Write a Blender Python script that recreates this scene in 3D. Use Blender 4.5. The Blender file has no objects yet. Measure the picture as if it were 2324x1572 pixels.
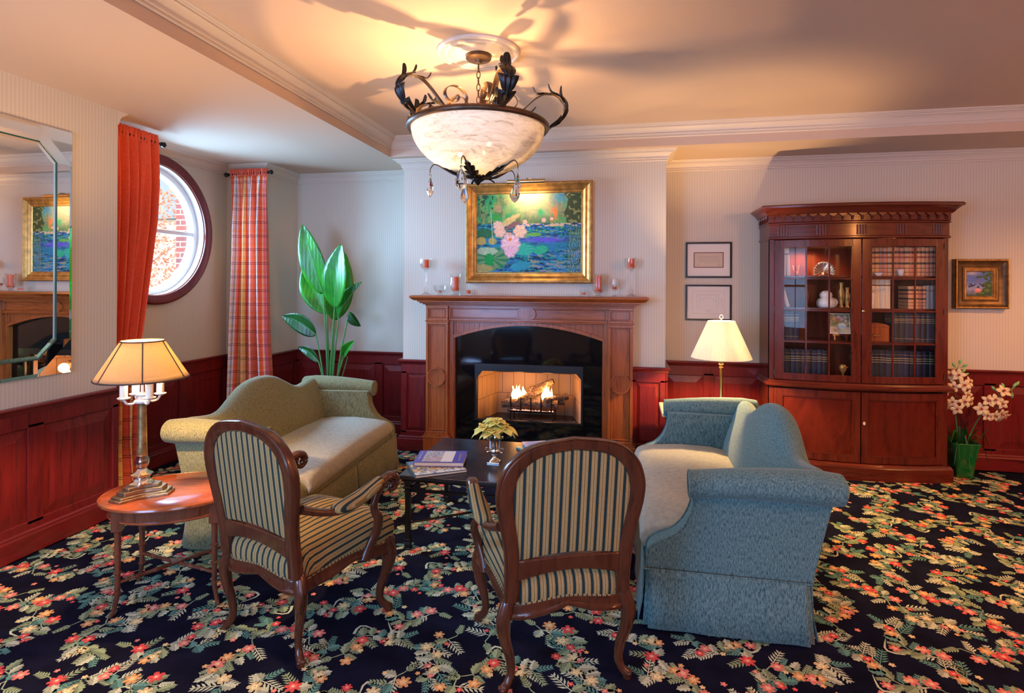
import bpy, bmesh, math, random
import numpy as np
from mathutils import Vector, Matrix, Euler
PI = math.pi
S = bpy.context.scene
C = S.collection
rnd = random.Random(7)

# ------------------------------------------------------------------ camera
CAM_H = 1.55
cam_d = bpy.data.cameras.new('camera'); cam = bpy.data.objects.new('camera', cam_d); C.objects.link(cam)
cam_d.sensor_fit = 'HORIZONTAL'; cam_d.sensor_width = 36.0
cam_d.lens = 36.0 * 1277.4 / 2324.0
cam_d.shift_x = 0.0
cam_d.shift_y = -(786.0 - 645.2) / 2324.0
cam_d.clip_start = 0.05
cam.matrix_world = Matrix.Translation((0, 0, CAM_H)) @ Matrix.Rotation(0.19649, 4, 'Z') @ Matrix.Rotation(PI/2, 4, 'X') @ Matrix.Rotation(0.005243, 4, 'Z')
S.camera = cam

# ------------------------------------------------------------------ world, colour management
S.view_settings.view_transform = 'Standard'; S.view_settings.look = 'None'
S.view_settings.gamma = 1.0; S.view_settings.use_curve_mapping = False
S.view_settings.exposure = 0.52
S.cycles.max_bounces = 9; S.cycles.diffuse_bounces = 4; S.cycles.glossy_bounces = 4
S.cycles.transmission_bounces = 8; S.cycles.transparent_max_bounces = 12
S.cycles.caustics_reflective = False; S.cycles.caustics_refractive = False
S.cycles.sample_clamp_indirect = 4.0
S.cycles.blur_glossy = 0.5
w = bpy.data.worlds.new('sky'); S.world = w; w.use_nodes = True
wn = w.node_tree.nodes; wl = w.node_tree.links; wn.clear()
wo = wn.new('ShaderNodeOutputWorld'); wb = wn.new('ShaderNodeBackground'); 
wb.inputs['Color'].default_value = (0.86, 0.93, 1.0, 1); wb.inputs['Strength'].default_value = 2.6
wl.new(wb.outputs[0], wo.inputs[0])

# ------------------------------------------------------------------ lights
def light(name, kind, loc, power, col, size=0.1, rot=None, parent=None, **kw):
    d = bpy.data.lights.new(name, kind); d.energy = power; d.color = col
    if kind == 'POINT': d.shadow_soft_size = size
    elif kind == 'AREA':
        d.shape = 'RECTANGLE'; d.size, d.size_y = size
    elif kind == 'SPOT':
        d.shadow_soft_size = size; d.spot_size = kw.get('angle', 1.5); d.spot_blend = kw.get('blend', .5)
    o = bpy.data.objects.new(name, d); C.objects.link(o); o.location = loc
    if rot: o.rotation_euler = rot
    if parent: o.parent = parent
    return o
def aim(loc, target):
    return (Vector(target) - Vector(loc)).to_track_quat('-Z', 'Y').to_euler()
WARM = (1.0, 0.55, 0.22); WARM2 = (1.0, 0.66, 0.36); COOL = (0.34, 0.55, 1.0)
# daylight coming through the two windows of the room's rear wall, behind the camera
light('daylight_rear_left', 'AREA', (-2.55, -1.72, 1.45), 135, (.17, .45, 1.0), (1.5, 1.6), (PI/2, 0, 0))
light('daylight_rear_right', 'AREA', (0.35, -1.72, 1.45), 34, (.17, .45, 1.0), (1.5, 1.6), (PI/2, 0, 0))
# daylight at the round window of the bay
light('daylight_bay', 'AREA', (-4.75, 3.95, 2.2), 430, (0.30, 0.60, 1.0), (1.7, 1.7), aim((-4.75, 3.95, 2.2), (-1.6, 3.9, 1.1)))
# unseen warm fills added to light the ceiling; a downlight right of frame
light('added_fill_right', 'POINT', (3.1, 0.9, 2.35), 88, (1.0, 0.36, 0.10), 0.12)
light('added_fill_left', 'POINT', (-2.0, -.2, 2.35), 25, (1.0, 0.44, 0.14), 0.12)
light('downlight_right', 'SPOT', (3.75, 3.6, 2.66), 120, (1.0, 0.44, 0.13), 0.06, (0, 0, 0), angle=2.7, blend=.6)

# ------------------------------------------------------------------ mesh builder
class MB:
    def __init__(s): s.v = []; s.f = []; s.m = []; s.c = None
    def add(s, vs, fs, mi=0, T=None):
        n = len(s.v)
        if T is not None: vs = [tuple(T @ Vector(v)) for v in vs]
        s.v.extend([tuple(v) for v in vs])
        s.f.extend([tuple(i + n for i in f) for f in fs]); s.m.extend([mi] * len(fs)); return s
    def box(s, x0, x1, y0, y1, z0, z1, mi=0, T=None):
        vs = [(x0,y0,z0),(x1,y0,z0),(x1,y1,z0),(x0,y1,z0),(x0,y0,z1),(x1,y0,z1),(x1,y1,z1),(x0,y1,z1)]
        return s.add(vs, [(0,3,2,1),(4,5,6,7),(0,1,5,4),(1,2,6,5),(2,3,7,6),(3,0,4,7)], mi, T)
    def loft(s, rings, caps=True, closed=True, mi=0, T=None, loop=False):
        n = len(rings[0]); vs = [p for r in rings for p in r]; fs = []
        R = len(rings)
        for a in range(R if loop else R - 1):
            b = (a + 1) % R
            for i in range(n if closed else n - 1):
                j = (i + 1) % n
                fs.append((a*n+i, a*n+j, b*n+j, b*n+i))
        if caps and closed and not loop:
            fs.append(tuple(range(n))[::-1]); fs.append(tuple((R-1)*n + i for i in range(n)))
        return s.add(vs, fs, mi, T)
    def lathe(s, prof, n=24, c=(0,0,0), mi=0, T=None, caps=True, lobes=0, lobe=0.0):
        rings = []
        for r, z in prof:
            ring = []
            for i in range(n):
                a = 2*PI*i/n; rr = max(r, 1e-4) * (1 + (lobe*math.cos(lobes*a) if lobes else 0))
                ring.append((c[0]+rr*math.cos(a), c[1]+rr*math.sin(a), c[2]+z))
            rings.append(ring)
        return s.loft(rings, caps, True, mi, T)
    def tube(s, pts, r, n=8, mi=0, T=None, flat=1.0, caps=True, up=None, loop=False):
        pts = [Vector(p) for p in pts]; N = len(pts)
        rs = r if isinstance(r, (list, tuple)) else [r]*N
        rings = []; prev = None
        for i, p in enumerate(pts):
            if loop: t = pts[(i+1) % N] - pts[i-1]
            else: t = pts[min(i+1, N-1)] - pts[max(i-1, 0)]
            if t.length < 1e-9: t = Vector((0,0,1))
            t.normalize()
            if up is not None:
                u = Vector(up); u = u - t*u.dot(t)
                if u.length < 1e-4: u = t.orthogonal()
                u.normalize()
            elif prev is None: u = t.orthogonal().normalized()
            else:
                u = prev - t*prev.dot(t)
                u = u.normalized() if u.length > 1e-6 else t.orthogonal().normalized()
            prev = u; w_ = t.cross(u)
            rr = rs[i]
            if isinstance(rr, (tuple, list)): ra, rb = rr
            else: ra, rb = rr, rr*flat
            rings.append([tuple(p + u*(ra*math.cos(2*PI*k/n)) + w_*(rb*math.sin(2*PI*k/n))) for k in range(n)])
        return s.loft(rings, caps, True, mi, T, loop)
    def prism(s, poly, z0, z1, mi=0, T=None):
        n = len(poly)
        vs = [(x, y, z0) for x, y in poly] + [(x, y, z1) for x, y in poly]
        fs = [tuple(range(n))[::-1], tuple(range(n, 2*n))] + [(i, (i+1) % n, n+(i+1) % n, n+i) for i in range(n)]
        return s.add(vs, fs, mi, T)
    def ringprism(s, outer, inner, z0, z1, mi=0, T=None):
        n = len(outer)
        vs = [(x,y,z0) for x,y in outer]+[(x,y,z0) for x,y in inner]+[(x,y,z1) for x,y in outer]+[(x,y,z1) for x,y in inner]
        fs = []
        for i in range(n):
            j = (i+1) % n
            fs += [(i, n+i, n+j, j), (2*n+i, 2*n+j, 3*n+j, 3*n+i), (i, j, 2*n+j, 2*n+i), (n+i, 3*n+i, 3*n+j, n+j)]
        return s.add(vs, fs, mi, T)
    def grid(s, fn, nu, nv, mi=0, T=None):
        vs = [fn(i/nu, j/nv) for j in range(nv+1) for i in range(nu+1)]
        fs = [(j*(nu+1)+i, j*(nu+1)+i+1, (j+1)*(nu+1)+i+1, (j+1)*(nu+1)+i) for j in range(nv) for i in range(nu)]
        return s.add(vs, fs, mi, T)
    def ball(s, c, r, n=12, m=8, mi=0, T=None, sx=1, sy=1, sz=1):
        rings = []
        for j in range(m+1):
            a = -PI/2 + PI*j/m; rr = max(math.cos(a), 1e-3)*r
            rings.append([(c[0]+sx*rr*math.cos(2*PI*i/n), c[1]+sy*rr*math.sin(2*PI*i/n), c[2]+sz*r*math.sin(a)) for i in range(n)])
        return s.loft(rings, True, True, mi, T)
    def build(s, name, mats, parent=None, smooth=40, bevel=0, seg=2, sub=0, solid=0, fix=True, loc=None):
        me = bpy.data.meshes.new(name); me.from_pydata(s.v, [], s.f)
        if not isinstance(mats, (list, tuple)): mats = [mats]
        for m in mats: me.materials.append(m)
        if len(mats) > 1: me.polygons.foreach_set('material_index', s.m)
        me.update()
        if fix:
            bm = bmesh.new(); bm.from_mesh(me); bmesh.ops.recalc_face_normals(bm, faces=bm.faces); bm.to_mesh(me); bm.free()
        if smooth:
            me.polygons.foreach_set('use_smooth', [True]*len(me.polygons))
            try: me.set_sharp_from_angle(angle=math.radians(smooth))
            except Exception: pass
        o = bpy.data.objects.new(name, me); C.objects.link(o)
        if parent: o.parent = parent
        if loc: o.location = loc
        if sub:
            q = o.modifiers.new('sub', 'SUBSURF'); q.levels = sub; q.render_levels = sub
        if solid:
            q = o.modifiers.new('solid', 'SOLIDIFY'); q.thickness = solid; q.offset = 0
        if bevel:
            q = o.modifiers.new('bevel', 'BEVEL'); q.width = bevel; q.segments = seg; q.limit_method = 'ANGLE'; q.angle_limit = math.radians(35); q.harden_normals = False
        return o

def thing(name, label, cat, loc=(0,0,0), rz=0, group=None):
    o = bpy.data.objects.new(name, None); C.objects.link(o); o.empty_display_size = .1
    o.location = loc; o.rotation_euler = (0, 0, rz); o['label'] = label; o['category'] = cat
    if group: o['group'] = group
    return o
def tag(o, label, cat, group=None):
    o['label'] = label; o['category'] = cat
    if group: o['group'] = group
    return o
def struct(o): o['kind'] = 'structure'; return o
def kids(o): return [c for c in C.objects if c.parent == o]
def dup(root, loc, rz, label, group=None):
    def cp(o, par):
        c = o.copy(); C.objects.link(c); c.parent = par
        for k in kids(o): cp(k, c)
        return c
    r = cp(root, None); r.location = loc; r.rotation_euler = (0, 0, rz); r['label'] = label
    if group: r['group'] = group
    return r
def catmull(pts, k=6, closed=False):
    P_ = [Vector(p) for p in pts]; n = len(P_); out = []
    for i in range(n if closed else n-1):
        if closed: a, b, c, d = P_[i-1], P_[i], P_[(i+1) % n], P_[(i+2) % n]
        else: a, b, c, d = P_[max(i-1,0)], P_[i], P_[i+1], P_[min(i+2,n-1)]
        for j in range(k):
            t = j/k
            out.append(0.5*((2*b)+(-a+c)*t+(2*a-5*b+4*c-d)*t*t+(-a+3*b-3*c+d)*t**3))
    if not closed: out.append(P_[-1])
    return out
def lerp(a, b, t): return a+(b-a)*t
def interp(x, xs, ys):
    return float(np.interp(x, xs, ys))

# ------------------------------------------------------------------ materials
def newmat(name):
    m = bpy.data.materials.new(name); m.use_nodes = True
    nt = m.node_tree; b = nt.nodes['Principled BSDF']; return m, nt, b
def setc(b, col=None, rough=None, metal=None, **kw):
    if col is not None: b.inputs['Base Color'].default_value = (*col[:3], 1)
    if rough is not None: b.inputs['Roughness'].default_value = rough
    if metal is not None: b.inputs['Metallic'].default_value = metal
    for k, v in kw.items():
        b.inputs[k.replace('_', ' ')].default_value = v
def N(nt, kind, **kw):
    n = nt.nodes.new(kind)
    for k, v in kw.items():
        if k in ('operation', 'blend_type', 'data_type', 'interpolation', 'noise_dimensions', 'feature', 'distance', 'layer_name', 'attribute_name', 'wave_type', 'bands_direction'): setattr(n, k, v)
        else: n.inputs[k].default_value = v
    return n
def L(nt, a, b): nt.links.new(a, b)
def ramp(nt, stops, interp_='LINEAR'):
    r = nt.nodes.new('ShaderNodeValToRGB'); r.color_ramp.interpolation = interp_
    e = r.color_ramp.elements
    while len(e) > 1: e.remove(e[0])
    e[0].position = stops[0][0]; e[0].color = (*stops[0][1], 1)
    for p, c in stops[1:]:
        q = e.new(p); q.color = (*c, 1)
    return r
def coords(nt, scale=(1,1,1), kind='Object'):
    t = nt.nodes.new('ShaderNodeTexCoord'); mp = nt.nodes.new('ShaderNodeMapping'); mp.inputs['Scale'].default_value = scale
    L(nt, t.outputs[kind], mp.inputs['Vector']); return mp.outputs[0]
def bump(nt, b, src, strength, dist=0.002):
    q = N(nt, 'ShaderNodeBump', Strength=strength, Distance=dist); L(nt, src, q.inputs['Height']); L(nt, q.outputs[0], b.inputs['Normal']); return q
def plain(name, col, rough=.5, metal=0, var=0.0, vscale=6, bmp=0, bscale=60, **kw):
    m, nt, b = newmat(name); setc(b, col, rough, metal, **kw)
    if var:
        v = coords(nt); n = N(nt, 'ShaderNodeTexNoise', Scale=vscale, Detail=5); L(nt, v, n.inputs['Vector'])
        lo = tuple(c*(1-var) for c in col); hi = tuple(min(1, c*(1+var)) for c in col)
        r = ramp(nt, [(.3, lo), (.7, hi)]); L(nt, n.outputs['Fac'], r.inputs[0]); L(nt, r.outputs[0], b.inputs['Base Color'])
    if bmp:
        v = coords(nt); n = N(nt, 'ShaderNodeTexNoise', Scale=bscale, Detail=4); L(nt, v, n.inputs['Vector']); bump(nt, b, n.outputs['Fac'], bmp)
    return m
def wood(name, c1, c2, sc=(22, 22, 1.6), rough=.3, coat=.12, bands=1.0):
    m, nt, b = newmat(name); setc(b, c1, rough, 0); b.inputs['Specular IOR Level'].default_value = .32
    b.inputs['Coat Weight'].default_value = coat; b.inputs['Coat Roughness'].default_value = .12
    v = coords(nt, sc)
    n = N(nt, 'ShaderNodeTexNoise', Scale=1.6, Detail=7, Roughness=.62, Distortion=.9); L(nt, v, n.inputs['Vector'])
    n2 = N(nt, 'ShaderNodeTexNoise', Scale=9.0, Detail=4, Roughness=.7); L(nt, v, n2.inputs['Vector'])
    mx = N(nt, 'ShaderNodeMath', operation='MULTIPLY_ADD'); mx.inputs[1].default_value = .35; L(nt, n2.outputs['Fac'], mx.inputs[0]); L(nt, n.outputs['Fac'], mx.inputs[2])
    r = ramp(nt, [(.42, c2), (.62, c1), (.86, tuple(min(1, x*1.35) for x in c1))]); L(nt, mx.outputs[0], r.inputs[0]); L(nt, r.outputs[0], b.inputs['Base Color'])
    bump(nt, b, n2.outputs['Fac'], .08, .001)
    return m
M = {}
M['mahog'] = wood('red_mahogany', (.135, .010, .010), (.038, .003, .003), rough=.30)
M['mahog_h'] = wood('red_mahogany_horizontal', (.135, .010, .010), (.038, .003, .003), sc=(1.6, 1.6, 22), rough=.30)
M['mantel'] = wood('mantel_wood', (.29, .070, .014), (.11, .024, .006), rough=.28)
M['mantel_h'] = wood('mantel_wood_horizontal', (.29, .070, .014), (.11, .024, .006), sc=(1.6, 6, 22), rough=.25)
M['cab'] = wood('cabinet_mahogany', (.105, .017, .009), (.032, .005, .004), sc=(14, 14, 1.4), rough=.24)
M['cab_h'] = wood('cabinet_mahogany_horizontal', (.105, .017, .009), (.032, .005, .004), sc=(1.4, 8, 14), rough=.24)
M['chairwood'] = wood('walnut_stain', (.075, .020, .009), (.020, .006, .004), sc=(12, 12, 2.5), rough=.27, coat=.5)
M['tablewood'] = wood('cherry_top', (.34, .075, .022), (.19, .036, .012), sc=(3, 12, 10), rough=.2, coat=.5)
M['tablewood_d'] = wood('dark_cherry', (.13, .038, .018), (.05, .014, .009), sc=(12, 12, 2.5), rough=.25, coat=.5)
M['paint'] = plain('ceiling_paint', (.62, .465, .345), .8)
M['trimp'] = plain('cream_moulding', (.66, .57, .47), .5)
M['white'] = plain('white_paint', (.85, .87, .88), .35)
M['black'] = plain('black_lacquer', (.012, .010, .010), .25)
M['iron'] = plain('dark_iron', (.030, .028, .030), .38, .85, bmp=.15, bscale=140)
M['bronze'] = plain('oiled_bronze', (.10, .058, .035), .40, .75, var=.3, vscale=20)
M['gold'] = plain('gilt_wood', (.50, .26, .065), .38, .55, var=.35, vscale=18, bmp=.35, bscale=90)
M['gold_d'] = plain('dark_gilt', (.16, .085, .03), .42, .5, var=.4, vscale=20, bmp=.4, bscale=90)
M['brass'] = plain('polished_brass', (.72, .50, .22), .18, 1)
M['silver'] = plain('polished_silver', (.80, .80, .80), .13, 1)
M['granite'] = plain('black_granite', (.004, .004, .005), .06)
M['cream'] = plain('cream_cloth', (.85, .80, .70), .8)
M['candle'] = plain('orange_candle', (.95, .16, .05), .5)
M['ivory'] = plain('ivory_wax', (.85, .78, .60), .5)
M['slate'] = plain('black_stone_top', (.022, .020, .024), .22, var=.5, vscale=9, bmp=.06, bscale=30)
def glassmat(name, col=(1,1,1), rough=.0, ior=1.5):
    m, nt, b = newmat(name); setc(b, col, rough, 0); b.inputs['Transmission Weight'].default_value = 1.0; b.inputs['IOR'].default_value = ior
    return m
M['crystal'] = glassmat('cut_crystal', (1, 1, 1), .0, 1.52)
def halfglass():
    m = glassmat('thin_crystal', (1, 1, 1), .0, 1.5); nt = m.node_tree; b = nt.nodes['Principled BSDF']; o = nt.nodes['Material Output']; t = N(nt, 'ShaderNodeBsdfTransparent'); mx = nt.nodes.new('ShaderNodeMixShader'); mx.inputs[0].default_value = .30
    L(nt, t.outputs[0], mx.inputs[1]); L(nt, b.outputs[0], mx.inputs[2]); L(nt, mx.outputs[0], o.inputs[0]); return m
M['crystal2'] = halfglass()
def thinglass(name, tint=(1,1,1), refl=.12):
    m = bpy.data.materials.new(name); m.use_nodes = True; nt = m.node_tree; nt.nodes.clear()
    o = nt.nodes.new('ShaderNodeOutputMaterial'); t = N(nt, 'ShaderNodeBsdfTransparent'); t.inputs[0].default_value = (*tint, 1)
    g = N(nt, 'ShaderNodeBsdfGlossy', Roughness=0.01); lw = N(nt, 'ShaderNodeLayerWeight', Blend=.5); pw = N(nt, 'ShaderNodeMath', operation='POWER'); pw.inputs[1].default_value = 4.0; L(nt, lw.outputs['Facing'], pw.inputs[0])
    ma = N(nt, 'ShaderNodeMath', operation='MULTIPLY_ADD'); ma.inputs[1].default_value = .9; ma.inputs[2].default_value = refl*.2
    L(nt, pw.outputs[0], ma.inputs[0]); mx = nt.nodes.new('ShaderNodeMixShader'); L(nt, ma.outputs[0], mx.inputs[0]); L(nt, t.outputs[0], mx.inputs[1]); L(nt, g.outputs[0], mx.inputs[2]); L(nt, mx.outputs[0], o.inputs[0])
    return m
M['pane'] = thinglass('clear_pane')
M['mirror'] = plain('silvered_glass', (.92, .93, .92), .0, 1)
def emit(name, col, st):
    m = bpy.data.materials.new(name); m.use_nodes = True; nt = m.node_tree; nt.nodes.clear()
    o = nt.nodes.new('ShaderNodeOutputMaterial'); e = N(nt, 'ShaderNodeEmission', Strength=st); e.inputs[0].default_value = (*col, 1); L(nt, e.outputs[0], o.inputs[0]); return m
M['bulb'] = emit('lit_bulb', (1, .72, .4), 12)
def shade_mat(name, col, trans=.6, var=None):
    m = bpy.data.materials.new(name); m.use_nodes = True; nt = m.node_tree; nt.nodes.clear()
    o = nt.nodes.new('ShaderNodeOutputMaterial'); d = N(nt, 'ShaderNodeBsdfDiffuse'); t = N(nt, 'ShaderNodeBsdfTranslucent'); mx = nt.nodes.new('ShaderNodeMixShader')
    mx.inputs[0].default_value = trans
    for q in (d, t): q.inputs['Color'].default_value = (*col, 1)
    if var: var(nt, d, t)
    L(nt, d.outputs[0], mx.inputs[1]); L(nt, t.outputs[0], mx.inputs[2]); L(nt, mx.outputs[0], o.inputs[0]); return m
def vcol(name, rough=.8, noise=.25, nscale=300, bmp=0.0):
    m, nt, b = newmat(name); setc(b, (.5,.5,.5), rough); b.inputs['Specular IOR Level'].default_value = .15
    a = N(nt, 'ShaderNodeVertexColor', layer_name='Col')
    v = coords(nt); n = N(nt, 'ShaderNodeTexNoise', Scale=nscale, Detail=2); L(nt, v, n.inputs['Vector'])
    mr = nt.nodes.new('ShaderNodeMapRange'); mr.inputs[1].default_value = .3; mr.inputs[2].default_value = .7; mr.inputs[3].default_value = 1-noise; mr.inputs[4].default_value = 1+noise*.6; L(nt, n.outputs['Fac'], mr.inputs[0])
    mu = N(nt, 'ShaderNodeVectorMath', operation='MULTIPLY'); L(nt, a.outputs['Color'], mu.inputs[0]); L(nt, mr.outputs[0], mu.inputs[1]); L(nt, mu.outputs[0], b.inputs['Base Color'])
    if bmp: bump(nt, b, n.outputs['Fac'], bmp, .002)
    return m
def setcol(o, cols):
    """cols: per-vertex rgb"""
    me = o.data; a = me.color_attributes.new('Col', 'FLOAT_COLOR', 'POINT')
    arr = np.ones((len(me.vertices), 4), np.float32); arr[:, :3] = cols; a.data.foreach_set('color', arr.ravel())
def striped_paper():
    m, nt, b = newmat('striped_wallpaper'); setc(b, (.8,.76,.68), .55)
    t = nt.nodes.new('ShaderNodeTexCoord'); sp = nt.nodes.new('ShaderNodeSeparateXYZ'); L(nt, t.outputs['Object'], sp.inputs[0])
    ad = N(nt, 'ShaderNodeMath', operation='ADD'); L(nt, sp.outputs[0], ad.inputs[0]); L(nt, sp.outputs[1], ad.inputs[1])
    mo = N(nt, 'ShaderNodeMath', operation='MULTIPLY'); mo.inputs[1].default_value = 1/.022; L(nt, ad.outputs[0], mo.inputs[0])
    fr = N(nt, 'ShaderNodeMath', operation='FRACT'); L(nt, mo.outputs[0], fr.inputs[0])
    r = ramp(nt, [(0, (.64,.575,.47)), (.45, (.64,.575,.47)), (.5, (.585,.52,.42)), (.95, (.585,.52,.42)), (1, (.64,.575,.47))]); L(nt, fr.outputs[0], r.inputs[0]); L(nt, r.outputs[0], b.inputs['Base Color'])
    return m
M['paper'] = striped_paper()
# ================================================================== room shell
XL, XB, YB, YBR = -3.33, -3.85, 5.45, 4.955          # left wall, bay wall, back wall, chimney breast
YE, YN, XS = 3.18, 4.90, -3.43                       # end of left wall, narrow bay return, side wall of recess
BX0, BX1 = -2.02, 0.348
ZC, ZT = 2.70, 2.87
TX, TY = -2.09, 4.80                                 # edges of the raised tray
XR, YR = 4.6, -1.65                                  # right wall and rear wall (outside the frame)
ZR = 0.85
def wallbox(name, x0, x1, y0, y1, z0=0, z1=2.9):
    return struct(MB().box(x0, x1, y0, y1, z0, z1).build(name, M['paper'], smooth=0))
wallbox('wall_left', XL-.52-.15, XL, YR, YE)                     # thick pier; its end face looks into the bay
wallbox('wall_back', XS-.6, XR, YB, YB+.15)
wallbox('wall_chimney', BX0, BX1, YBR, YB, 1.25, 2.9)
# chimney breast below the mantel, left and right of the firebox opening
wallbox('wall_chimney_left', BX0, -1.36, YBR, YB, 0, 1.25); wallbox('wall_chimney_right', -.30, BX1, YBR, YB, 0, 1.25); wallbox('wall_chimney_lintel', -1.36, -.30, YBR, YB, .86, 1.25); wallbox('wall_chimney_hearth', -1.36, -.30, YBR, YB, 0, .295)
wallbox('wall_side', XS-.2, XS, YN+.12, YB)
wallbox('wall_return', XB-.15, XS, YN, YN+.12)
wallbox('wall_right', XR, XR+.15, YR, YB+.15)
# rear wall with two tall windows
def rear_wall():
    mb = MB(); wins = [(-3.3, -1.8), (-.4, 1.1)]
    xs = [XL-.6, wins[0][0], wins[0][1], wins[1][0], wins[1][1], XR]
    for i in (0, 2, 4): mb.box(xs[i], xs[i+1], YR-.15, YR, 0, 2.9)
    for a, b_ in wins: mb.box(a, b_, YR-.15, YR, 0, .7); mb.box(a, b_, YR-.15, YR, 2.4, 2.9)
    struct(mb.build('wall_rear', M['paper'], smooth=0))
    for k, (a, b_) in enumerate(wins):
        f = MB()
        f.box(a, a+.06, YR-.04, YR+.03, .7, 2.4); f.box(b_-.06, b_, YR-.04, YR+.03, .7, 2.4); f.box(a, b_, YR-.04, YR+.03, .7, .76); f.box(a, b_, YR-.04, YR+.03, 2.34, 2.4)
        f.box((a+b_)/2-.02, (a+b_)/2+.02, YR-.03, YR+.01, .7, 2.4); f.box(a, b_, YR-.03, YR+.01, 1.53, 1.57)
        struct(f.build('window_%d' % (k+2), M['white'], smooth=0))
rear_wall()
# bay wall with round opening
WY, WZ, WR = 4.035, 1.995, .63
def bay_wall():
    ri = WR - .075; n = 96; mb = MB()
    y0, y1, z0, z1 = YE-.3, YN+.1, 0, 2.9
    inner, outer = [], []
    for i in range(n):
        a = 2*PI*i/n; c, s_ = math.cos(a), math.sin(a)
        inner.append((WY+ri*c, WZ+ri*s_))
        k = min((y1-WY)/c if c > 1e-9 else ((y0-WY)/c if c < -1e-9 else 1e9), (z1-WZ)/s_ if s_ > 1e-9 else ((z0-WZ)/s_ if s_ < -1e-9 else 1e9))
        outer.append((WY+k*c, WZ+k*s_))
    T = Matrix(((0,0,1,XB),(1,0,0,0),(0,1,0,0),(0,0,0,1)))
    mb.ringprism(outer, inner, -.16, 0, 0, T)
    for (cy, cz) in ((y0,z0),(y1,z0),(y1,z1),(y0,z1)):      # corner fillers
        best = sorted(range(n), key=lambda i: (outer[i][0]-cy)**2+(outer[i][1]-cz)**2)[:2]
        p, q = outer[best[0]], outer[best[1]]
        mb.add([(XB, p[0], p[1]), (XB, q[0], q[1]), (XB, cy, cz)], [(0,1,2)])
    struct(mb.build('wall_bay', M['paper'], smooth=0))
    # window: timber casing, white jamb, sash, bars, pane
    def circ(r, k=96): return [(WY+r*math.cos(2*PI*i/k), WZ+r*math.sin(2*PI*i/k)) for i in range(k)]
    def prof_ring(prof, name, m, par=None):       # prof: list of (radius, x)
        rings = [[(XB+x, WY+r*math.cos(2*PI*i/96), WZ+r*math.sin(2*PI*i/96)) for (r, x) in prof] for i in range(96)]
        b_ = MB(); b_.loft(rings, False, True, 0, None, True)
        return b_.build(name, m, par, smooth=35)
    w1 = struct(thing_struct('window_1'))
    prof_ring([(WR, -.001), (WR, .030), (WR-.015, .038), (WR-.045, .034), (WR-.075, .022), (WR-.075, -.01), (WR-.06,-.01)], 'casing', M['mahog'], w1)
    prof_ring([(ri+.002, .004), (ri-.008, .004), (ri-.008, -.10), (ri+.002, -.10)], 'jamb', M['white'], w1)
    prof_ring([(ri-.006, -.06), (ri-.03, -.055), (ri-.045, -.065), (ri-.055, -.09), (ri-.055, -.13), (ri-.006, -.13)], 'sash_frame', M['white'], w1)
    b_ = MB(); rr = ri-.05
    b_.box(XB-.115, XB-.075, WY-rr, WY+rr, WZ-.018, WZ+.018); b_.box(XB-.112, XB-.078, WY-.018, WY+.018, WZ-rr, WZ+rr)
    b_.build('glazing_bar', M['white'], w1, smooth=0, bevel=.006)
    b_ = MB(); c = [(XB-.10, y, z) for y, z in circ(ri-.04, 64)]; b_.add(c, [tuple(range(64))]); b_.build('pane', M['pane'], w1, smooth=0)
def thing_struct(name):
    o = bpy.data.objects.new(name, None); C.objects.link(o); return o
bay_wall()
# ceiling: soffit with raised tray
mb = MB(); X0, X1, Y0, Y1 = XB-.3, XR+.2, YR-.2, YB+.2; TXR, TYF = 4.3, -1.2
for (a, b_, c, d) in ((X0, TX, Y0, Y1), (TX, X1, TY, Y1), (TXR, X1, Y0, TY), (TX, TXR, Y0, TYF)): mb.box(a, b_, c, d, ZC, ZC+.28)
mb.box(TX, TXR, TYF, TY, ZT, ZT+.11)
struct(mb.build('ceiling', M['paint'], smooth=0))
# crown mouldings swept along wall runs.  profile: (out from wall, down from ceiling)
CROWN = [(0, .092), (.008, .092), (.012, .086), (.010, .080), (.010, .074), (.018, .072), (.020, .064), (.016, .062), (.022, .050), (.034, .036), (.050, .026), (.056, .026), (.056, .018), (.066, .016), (.070, .010), (.078, .009), (.084, .0), (0, 0)]
def sweep(path, prof, z, name, m, side=1, flip=1, closed=False, par=None):
    """path: xy points; prof (out, down) ; out = to the left of travel * side"""
    n = len(path); rings = []
    for i in range(n):
        p = Vector(path[i])
        a = (p - Vector(path[i-1])).normalized() if (i > 0 or closed) else None
        b_ = (Vector(path[(i+1) % n]) - p).normalized() if (i < n-1 or closed) else None
        if a is None: a = b_
        if b_ is None: b_ = a
        na = Vector((-a.y, a.x)); nb = Vector((-b_.y, b_.x)); nn = (na+nb); k = 2/ nn.length_squared if nn.length_squared > 1e-6 else 1
        nn = nn*k
        rings.append([(p.x+nn.x*o*side, p.y+nn.y*o*side, z - d*flip) for o, d in prof])
    b_ = MB(); b_.loft(rings, not closed, True, 0, None, closed); return b_.build(name, m, par, smooth=30)
wall_path = [(XL, YR), (XL, YE), (XB, YE), (XB, YN), (XS, YN), (XS, YB), (BX0, YB), (BX0, YBR), (BX1, YBR), (BX1, YB), (XR, YB), (XR, YR)]
struct(sweep(wall_path[1:], CROWN, ZC, 'trim_1', M['trimp'], side=-1))
tray = [(TX, TYF), (TX, TY), (TXR, TY), (TXR, TYF)]
CR2 = [(o*1.1, d*1.1) for o, d in CROWN]
struct(sweep(tray, CR2, ZT, 'trim_2', M['trimp'], side=-1, closed=True))
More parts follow.
